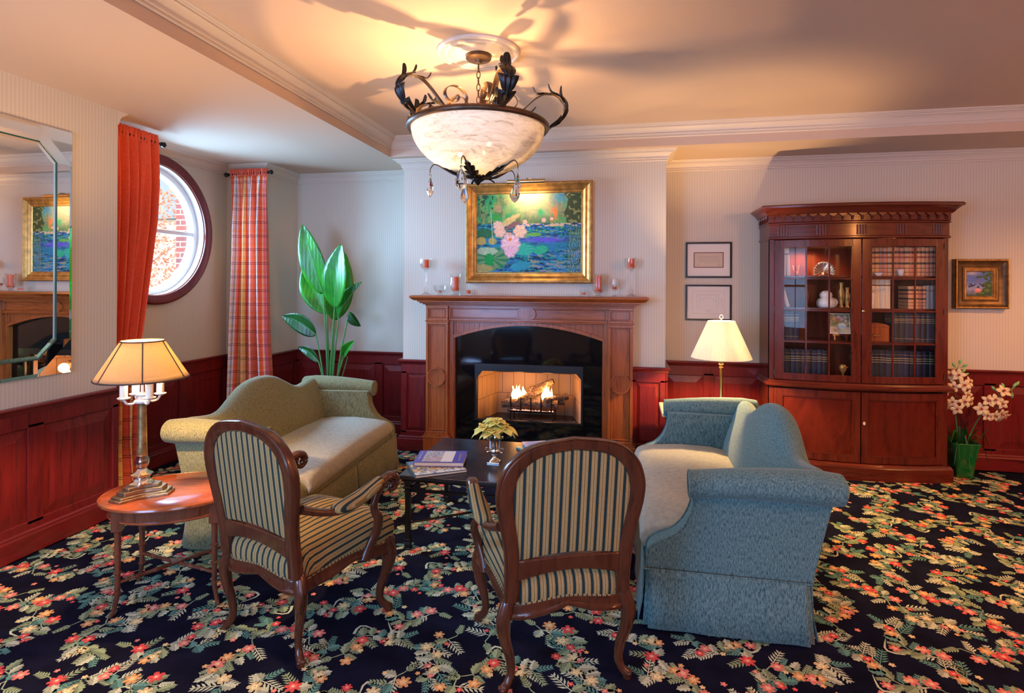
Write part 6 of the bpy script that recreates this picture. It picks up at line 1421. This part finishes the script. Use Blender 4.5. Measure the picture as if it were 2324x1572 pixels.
def curtain_left():
    t = thing('curtain', 'coral red curtain gathered beside the left edge of the round window', 'curtain', (0, 0, 0), 0, 'curtains of the window bay')
    X = -3.50; y0 = YE+.03
    rod(t, (X, y0, 2.615), (X, 3.715, 2.615))
    def path(u, v):
        y1 = interp(v, [0, .1, .35, .6, .78, .85, 1], [3.695, 3.69, 3.66, 3.585, 3.53, 3.50, 3.50]); return (X, lerp(y0, y1, u)), (1, 0)
    amp = lambda v: interp(v, [0, .04, .2, 1], [.012, .020, .038, .040])
    drape('curtain_lining', M['coral'], t, path, 2.665, .78, amp, 5.5)
    def path2(u, v): y1 = interp(v, [0, .5, 1], [3.50, 3.485, 3.515]); return (X+.01, lerp(y0, y1, u)), (1, 0)
    drape('plaid_tail', M['plaid'], t, path2, .80, .012, lambda v: .035, 3.0, 100, 30)
    def ruf(u, v): (x, y), nn = path(u, 0); return (x, y), nn
    drape('heading', M['coral'], t, ruf, 2.672, 2.585, lambda v: .017, 15, 300, 6, solid=.003)
    tag(t, t['label'], 'curtain', t['group'])
curtain_left()
def curtain_corner():
    t = thing('curtain', 'coral and yellow plaid curtain hanging in the corner right of the round window', 'curtain', (0, 0, 0), 0, 'curtains of the window bay')
    Y = 4.80; rod(t, (-3.752, Y, 2.595), (-3.325, Y, 2.605))
    def path(u, v):
        a = interp(v, [0, .06, .3, .6, 1], [-3.735, -3.725, -3.73, -3.765, -3.815]); b_ = interp(v, [0, .06, .3, .6, 1], [-3.335, -3.345, -3.335, -3.31, -3.24]); return (lerp(a, b_, u), Y), (0, 1)
    amp = lambda v: interp(v, [0, .05, .2, 1], [.012, .022, .040, .052])
    drape('plaid_cloth', M['plaid'], t, path, 2.585, .012, amp, 4.6, 220, 60)
    drape('heading', plain('pale_coral_heading', (.85,.17,.10), .55), t, lambda u, v: path(u, 0), 2.645, 2.575, lambda v: .016, 17, 320, 6, solid=.003)
curtain_corner()

# ================================================================== wall mirror with bevelled border
def mirror():
    y0, y1, z0, z1 = 1.45, 2.853, 1.002, 2.462; b_ = .105; X = XL
    t = thing('wall_mirror', 'large frameless mirror with clipped inner corners on the left wall above the panelling', 'mirror', (X, (y0+y1)/2, (z0+z1)/2)); hy, hz = (y1-y0)/2, (z1-z0)/2
    mb = MB(); mb.box(.001, .012, -hy, hy, -hz, hz); mb.build('backing', M['black'], t, smooth=0)
    cc = .10; inn = [(-hy+b_+cc, -hz+b_), (hy-b_-cc, -hz+b_), (hy-b_, -hz+b_+cc), (hy-b_, hz-b_-cc), (hy-b_-cc, hz-b_), (-hy+b_+cc, hz-b_), (-hy+b_, hz-b_-cc), (-hy+b_, -hz+b_+cc)]
    T = Matrix(((0,0,1,0),(1,0,0,0),(0,1,0,0),(0,0,0,1)))
    mb = MB(); mb.prism(inn, .012, .020, 0, T); q = .022
    ins = [(y*(1-q/hy), z*(1-q/hz)) for y, z in inn]; mb.loft([[(.020, y, z) for y, z in inn], [(.0245, y, z) for y, z in ins], ], True, True); mb.build('centre_glass', M['mirror'], t, smooth=0)
    def strip(a, bb, c, d):          # quad outer edge a-b, inner edge c-d with outward bevel
        lp = lambda p, q_, f: (p[0]+(q_[0]-p[0])*f, p[1]+(q_[1]-p[1])*f)
        a2, b2 = lp(a, d, .18), lp(bb, c, .18); mb = MB(); vs = [(.0125, *a), (.0125, *bb), (.019, *b2), (.019, *a2), (.019, *lp(bb, c, .97)), (.019, *lp(a, d, .97))]; mb.add(vs, [(0,1,2,3), (3,2,4,5)]); mb.build('border_glass', M['mirror'], t, smooth=0, fix=False)
    o = [(-hy, -hz), (hy, -hz), (hy, hz), (-hy, hz)]
    strip((-hy+b_+cc, -hz), (hy-b_-cc, -hz), inn[1], inn[0]); strip((hy, -hz+b_+cc), (hy, hz-b_-cc), inn[3], inn[2]); strip((hy-b_-cc, hz), (-hy+b_+cc, hz), inn[5], inn[4]); strip((-hy, hz-b_-cc), (-hy, -hz+b_+cc), inn[7], inn[6])
    for k, (c, p1, i1, i2, p2) in enumerate(((o[0], (-hy, -hz+b_+cc), inn[7], inn[0], (-hy+b_+cc, -hz)), (o[1], (hy-b_-cc, -hz), inn[1], inn[2], (hy, -hz+b_+cc)), (o[2], (hy, hz-b_-cc), inn[3], inn[4], (hy-b_-cc, hz)), (o[3], (-hy+b_+cc, hz), inn[5], inn[6], (-hy, hz-b_-cc)))):
        mb = MB(); mb.add([(.0125, *c), (.0125, *p1), (.019, p1[0]*.97+i1[0]*.03, p1[1]*.97+i1[1]*.03), (.019, *i1), (.019, *i2), (.0125, *p2)], [(0,1,3,4,5)]) ; mb.build('border_glass', M['mirror'], t, smooth=0, fix=False)
    mb = MB(); q = 1.004; mb.tube([(.0215, y*q, z*q) for y, z in inn], .0035, 6, loop=True); mb.build('joint_line', plain('green_edge', (.02,.09,.07), .2), t, smooth=0)
mirror()

# ================================================================== plants
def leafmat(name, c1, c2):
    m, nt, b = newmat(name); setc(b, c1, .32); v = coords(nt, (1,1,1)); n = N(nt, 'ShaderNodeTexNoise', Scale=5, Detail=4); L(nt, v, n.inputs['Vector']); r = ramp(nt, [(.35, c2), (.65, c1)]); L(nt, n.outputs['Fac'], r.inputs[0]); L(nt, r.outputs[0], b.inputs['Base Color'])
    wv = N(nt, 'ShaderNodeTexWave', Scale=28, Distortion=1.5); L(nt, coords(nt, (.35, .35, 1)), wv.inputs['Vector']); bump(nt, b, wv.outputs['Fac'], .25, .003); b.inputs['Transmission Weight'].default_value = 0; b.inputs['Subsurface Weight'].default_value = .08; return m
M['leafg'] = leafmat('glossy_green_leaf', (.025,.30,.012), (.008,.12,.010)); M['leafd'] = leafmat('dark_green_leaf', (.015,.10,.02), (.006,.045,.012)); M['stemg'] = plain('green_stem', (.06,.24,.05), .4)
def big_plant():
    base = Vector((-2.74, 4.92, .30))
    t = thing('potted_plant', 'tall bird-of-paradise plant with broad upright leaves in the corner behind the left sofa', 'plant', (base.x, base.y, 0))
    mb = MB(); mb.lathe([(.11, 0), (.13, .01), (.165, .26), (.17, .28), (.155, .28), (.15, .25), (.003, .24)], 32); mb.build('pot', plain('dark_glazed_pot', (.03,.03,.035), .2), t)
    def leaf(bx, bz, tx, tz, wd, dy0=0, dy1=0, fold=.25, yaw=0, m='leafg', bend=0.0, curve=.02):
        B = Vector((bx-base.x, dy0, bz)); Tt = Vector((tx-base.x, dy1, tz)); n = 22; ax = (Tt-B); ln = ax.length; side = ax.normalized().cross(Vector((math.sin(yaw), -math.cos(yaw), 0))).normalized(); nrm = side.cross(ax.normalized()).normalized()
        mb = MB(); rings = []
        for i in range(n+1):
            f = i/n; p = B+ax*f+nrm*(curve*math.sin(PI*f))+side*(bend*math.sin(PI*f)); ww = wd*max(.004, math.sin(PI*f**.80)**.72) if f < .985 else .0008
            if f < .03: ww = wd*.12
            row_ = []
            for k in range(9):
                q = (k-4)/4; row_.append(tuple(p+side*(ww*q)-nrm*(-fold*abs(q)*ww)+nrm*(.0025*math.sin(f*70+k)*abs(q))))
            rings.append(row_)
        mb.loft(rings, False, False); lo = mb.build('leaf', M[m], t, smooth=60, solid=.0012)
        mb = MB(); mb.tube([B+ax*f+nrm*(curve*math.sin(PI*f)-.001)+side*(bend*math.sin(PI*f)) for f in [i/12 for i in range(13)]], [lerp(.006, .001, i/12) for i in range(13)], 6); mb.build('midrib', plain('pale_midrib', (.08,.30,.05), .4), lo)
        g_ = Vector(((B.x)*.10, dy0*.3, .26)); mid = g_.lerp(B, .55)+Vector((-(B.x)*.12, 0, 0)); pts = catmull([g_, mid, B], 8); mb = MB(); mb.tube(pts, [lerp(.011, .0055, i/(len(pts)-1)) for i in range(len(pts))], 8); mb.build('stem', M['stemg'], t)
    leaf(-2.805, 1.45, -2.978, 2.105, .118, -.02, -.10, .20, .15)
    leaf(-2.655, 1.325, -2.545, 1.915, .140, -.08, -.16, .22, -.2)
    leaf(-2.79, 1.26, -3.02, 1.78, .125, .02, .05, .22, .35, 'leafg', -.03)
    leaf(-2.715, 1.20, -2.63, 1.86, .135, .03, .04, .3, .55)
    leaf(-2.645, 1.235, -2.41, 1.565, .070, -.02, -.02, .8, -.7, 'leafg')
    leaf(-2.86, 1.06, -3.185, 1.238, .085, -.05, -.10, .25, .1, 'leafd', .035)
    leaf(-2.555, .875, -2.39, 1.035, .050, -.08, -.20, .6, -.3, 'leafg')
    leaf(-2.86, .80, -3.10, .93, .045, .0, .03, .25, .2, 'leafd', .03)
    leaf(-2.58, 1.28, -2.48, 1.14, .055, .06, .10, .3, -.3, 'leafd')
    for (x, z) in ((-2.60, .95), (-2.56, .86)):
        mb = MB(); mb.tube([(0, .02, .26), (x-base.x, 0, z)], [.008, .004], 6); mb.build('stem', M['stemg'], t)
big_plant()
def orchid():
    px, py = 2.715, 5.235; t = thing('potted_orchid', 'cream cymbidium orchid in a glossy green square pot beside the cabinet', 'plant', (px, py, 0)); r_ = random.Random(4)
    mb = MB(); sq = lambda r, z: [(r*s_*math.copysign(abs(math.cos(a))**.35, math.cos(a)), r*math.copysign(abs(math.sin(a))**.35, math.sin(a)), z) for a in [2*PI*(i+.5)/40 for i in range(40)] for s_ in (1,)]
    mb.loft([sq(r, z) for r, z in ((.060, 0), (.064, .006), (.070, .10), (.084, .20), (.098, .262), (.104, .285), (.100, .29), (.092, .28), (.078, .20), (.003, .19))]); mb.build('pot', plain('emerald_glaze', (.010,.13,.022), .12, Coat_Weight=.6), t, smooth=35)
    def strap(a, ln, h, dr, w_=.010, m='leafd'):
        d = Vector((math.cos(a), math.sin(a)*.55, 0)); pts = catmull([Vector((0,0,.24))+d*.03, Vector((0,0,.24+h*.7))+d*(ln*.35), Vector((0,0,.24+h))+d*(ln*.65), Vector((0,0,.24+h-dr))+d*ln], 5); mb = MB(); k = len(pts); mb.tube(pts, [(w_*(1-abs(2*i/(k-1)-.8)*.5) if i < k-1 else .001, .0015) for i in range(k)], 6, up=(-d.y, d.x, 0)); mb.build('strap_leaf', M[m], t)
    for i in range(26):
        a = 2*PI*i/26+r_.uniform(-.15, .15); dr = r_.uniform(.02, .22) if i % 3 else r_.uniform(-.1, .02); y_ok = math.sin(a) < .6; ln = r_.uniform(.12, .27) if y_ok else .12; ln = min(ln, .13) if math.cos(a) < -.5 else ln
        strap(a, ln, r_.uniform(.05, .17), dr, r_.uniform(.007, .012), 'leafd' if i % 4 else 'leafg')
    pm = plain('cream_orchid_petal', (.86,.62,.34), .55, var=.18, vscale=40, Subsurface_Weight=.2); lip = plain('crimson_orchid_lip', (.42,.06,.05), .5, var=.4, vscale=90); bud = plain('green_bud', (.22,.52,.16), .4)
    def bloom(c, d, s_, parent):
        d = Vector(d).normalized(); q = d.to_track_quat('Z', 'Y').to_matrix().to_4x4(); T = Matrix.Translation(c) @ q @ Matrix.Rotation(r_.uniform(0, 6), 4, 'Z')
        mb = MB()
        for k in range(5):
            a = 2*PI*k/5; ca, sa = math.cos(a), math.sin(a); rings = []
            for i in range(6):
                f = i/5; r0 = .003+s_*f; ww = s_*.34*math.sin(PI*(f*.92+.05)); zz = .10*s_+.25*s_*math.sin(f*2.2)-.12*s_*f; rings.append([(r0*ca-ww*w2*sa, r0*sa+ww*w2*ca, zz-.15*abs(w2)*ww) for w2 in (-1, -.5, 0, .5, 1)])
            mb.loft(rings, False, False)
        b_ = MB(); b_.v = [tuple(T @ Vector(v)) for v in mb.v]; b_.f = mb.f; b_.m = mb.m; o = b_.build('flower', pm, parent, smooth=60, solid=.001)
        b_ = MB(); b_.lathe([(.001, .0), (s_*.10, .2*s_), (s_*.20, .42*s_), (s_*.17, .5*s_), (.001, .35*s_)], 8, T=T); b_.build('lip', lip, o)
    def spike(pts, flowers, buds):
        P_ = catmull(pts, 8); mb = MB(); mb.tube(P_, [lerp(.005, .002, i/(len(P_)-1)) for i in range(len(P_))], 6); so = mb.build('flower_spike', M['stemg'], t); n = len(P_)
        for f, off in flowers: p = P_[min(n-1, int(f*(n-1)))]; q = p+Vector(off); m2 = MB(); m2.tube([p, q], .0018, 5); m2.build('flower_stalk', M['stemg'], t); bloom(q, Vector(off)+Vector((0, -.05, .01)), r_.uniform(.042, .054), t)
        for f, off in buds:
            p = P_[min(n-1, int(f*(n-1)))]; q = p+Vector(off); m2 = MB(); m2.tube([p, q], .0018, 5); d = Vector(off).normalized(); T = Matrix.Translation(q) @ d.to_track_quat('Z', 'Y').to_matrix().to_4x4(); m2.lathe([(.002, -.008), (.010, .008), (.011, .02), (.006, .034), (.001, .040)], 8, T=T); m2.build('bud', bud, t)
    V_ = Vector
    spike([V_((-.02, 0, .24)), V_((-.04, 0, .45)), V_((-.06, -.02, .62)), V_((-.04, -.02, .78)), V_((-.03, 0, .90))],
          [(.50, (-.09,-.05,-.02)), (.52, (-.055,-.07,.0)), (.56, (.02,-.08,-.01)), (.60, (-.09,-.03,.02)), (.64, (.045,-.06,-.02)), (.68, (-.055,-.06,.02)), (.72, (.05,-.05,.02)), (.74, (.0,-.08,.0)), (.80, (-.065,-.03,.03)), (.84, (-.03,-.06,.02)), (.58, (.06, -.06, -.03)), (.48, (-.03, -.08, -.03))],
          [(.86, (.025,0,.02)), (.92, (-.02,0,.03)), (.95, (.03,-.01,.02)), (.99, (.01,0,.03)), (.90, (-.09,0,-.06)), (.80, (.045, 0, .03)), (.88, (-.10, -.01, -.03))])
    spike([V_((.02, -.01, .24)), V_((.07, -.02, .40)), V_((.14, -.03, .54)), V_((.24, -.04, .66)), V_((.345, -.03, .735))],
          [(.48, (.0,-.06,.0)), (.52, (-.045,-.05,.03)), (.56, (.03,-.06,-.03)), (.60, (-.03,-.05,.05)), (.64, (.035,-.06,-.06)), (.68, (-.02,-.06,.03)), (.72, (.0,-.06,-.02)), (.76, (.0,-.05,.06)), (.66, (.055, -.03, -.10))],
          [(.84, (-.01,0,.04)), (.90, (-.02,0,.04)), (.94, (.02,0,.03)), (1.0, (.02,0,.03)), (.98, (-.0,0,-.03)), (.80, (-.04, 0, .05))])
orchid()

# ================================================================== outside the round window
def outside():
    bm_, nt, b = newmat('red_brick'); setc(b, (.4,.12,.08), .9); v = coords(nt); sp = nt.nodes.new('ShaderNodeSeparateXYZ'); L(nt, v, sp.inputs[0]); ad = N(nt, 'ShaderNodeMath', operation='ADD'); L(nt, sp.outputs[0], ad.inputs[0]); L(nt, sp.outputs[1], ad.inputs[1]); cb = nt.nodes.new('ShaderNodeCombineXYZ'); L(nt, ad.outputs[0], cb.inputs[0]); L(nt, sp.outputs[2], cb.inputs[1])
    br = N(nt, 'ShaderNodeTexBrick', Scale=1.0); br.inputs['Brick Width'].default_value = .21; br.inputs['Row Height'].default_value = .073; br.inputs['Mortar Size'].default_value = .008; br.inputs['Color1'].default_value = (.42,.12,.10,1); br.inputs['Color2'].default_value = (.22,.10,.13,1); br.inputs['Mortar'].default_value = (.6,.5,.42,1); L(nt, cb.outputs[0], br.inputs['Vector']); L(nt, br.outputs[0], b.inputs['Base Color'])
    t = thing('brick_building', 'red brick building corner seen outside through the round window', 'building', (-6.1, 6.9, -.6)); mb = MB(); mb.box(.18, 1.1, -.35, 2.5, 0, 5.0); mb.build('brick_wall', bm_, t, smooth=0); mb = MB(); mb.box(.08, 1.2, -.45, 2.6, 5.0, 5.25); mb.build('eaves', M['white'], t, smooth=0)
    t = thing('white_house', 'white clapboard house beyond the tree outside the round window', 'building', (-13, 12, -.6)); mb = MB(); mb.box(-3, 3, 0, 4, 0, 3.7); mb.build('clapboard_wall', plain('white_siding', (.85,.83,.80), .7), t, smooth=0)
    mb = MB(); mb.loft([[(-3.3, -.3, 3.7), (3.3, -.3, 3.7), (3.3, 4.3, 3.7), (-3.3, 4.3, 3.7)], [(-3.3, 1.9, 5.6), (3.3, 1.9, 5.6), (3.3, 2.1, 5.6), (-3.3, 2.1, 5.6)]]); mb.build('roof', plain('grey_shingle', (.20,.24,.28), .8), t, smooth=0)
    r_ = random.Random(9); t = thing('autumn_tree', 'tree with pale coral autumn leaves outside the round window', 'tree', (-9.4, 9.0, -.6)); mb = MB(); mb.tube([(0,0,0), (.05,0,1.2), (-.05,.05,2.4), (.05,0,3.6)], [.10, .08, .06, .02], 8)
    for k in range(16): a = r_.uniform(0, 6.3); z = r_.uniform(1.0, 3.2); q = Vector((math.cos(a), math.sin(a), .5))*r_.uniform(.6, 1.1); mb.tube([(0,0,z), tuple(Vector((0,0,z))+q*.5), tuple(Vector((0,0,z))+q+Vector((0,0,.2)))], [.03, .018, .005], 5)
    mb.build('trunk', plain('grey_bark', (.28,.22,.20), .9), t)
    mb = MB()
    for k in range(5200):
        a = r_.uniform(0, 6.3); rr = 1.25*math.sqrt(r_.random()); c = Vector((rr*math.cos(a), rr*math.sin(a), 1.0+3.0*r_.random())); u = Vector((r_.gauss(0,1), r_.gauss(0,1), r_.gauss(0,1))).normalized(); w_ = u.orthogonal().normalized(); s_ = r_.uniform(.025, .045)
        mb.add([tuple(c-u*s_), tuple(c+w_*s_*.6), tuple(c+u*s_), tuple(c-w_*s_*.6)], [(0,1,2,3)])
    mb.build('foliage', plain('coral_leaves', (.78,.30,.18), .7, var=.35, vscale=3), t, smooth=0, fix=False)
    mb = MB(); mb.box(-25, -4.3, -6, 25, -.75, -.6); g_ = mb.build('garden_ground', plain('autumn_lawn', (.30,.28,.14), .95, var=.3, vscale=2), None, smooth=0); struct(g_)
outside()
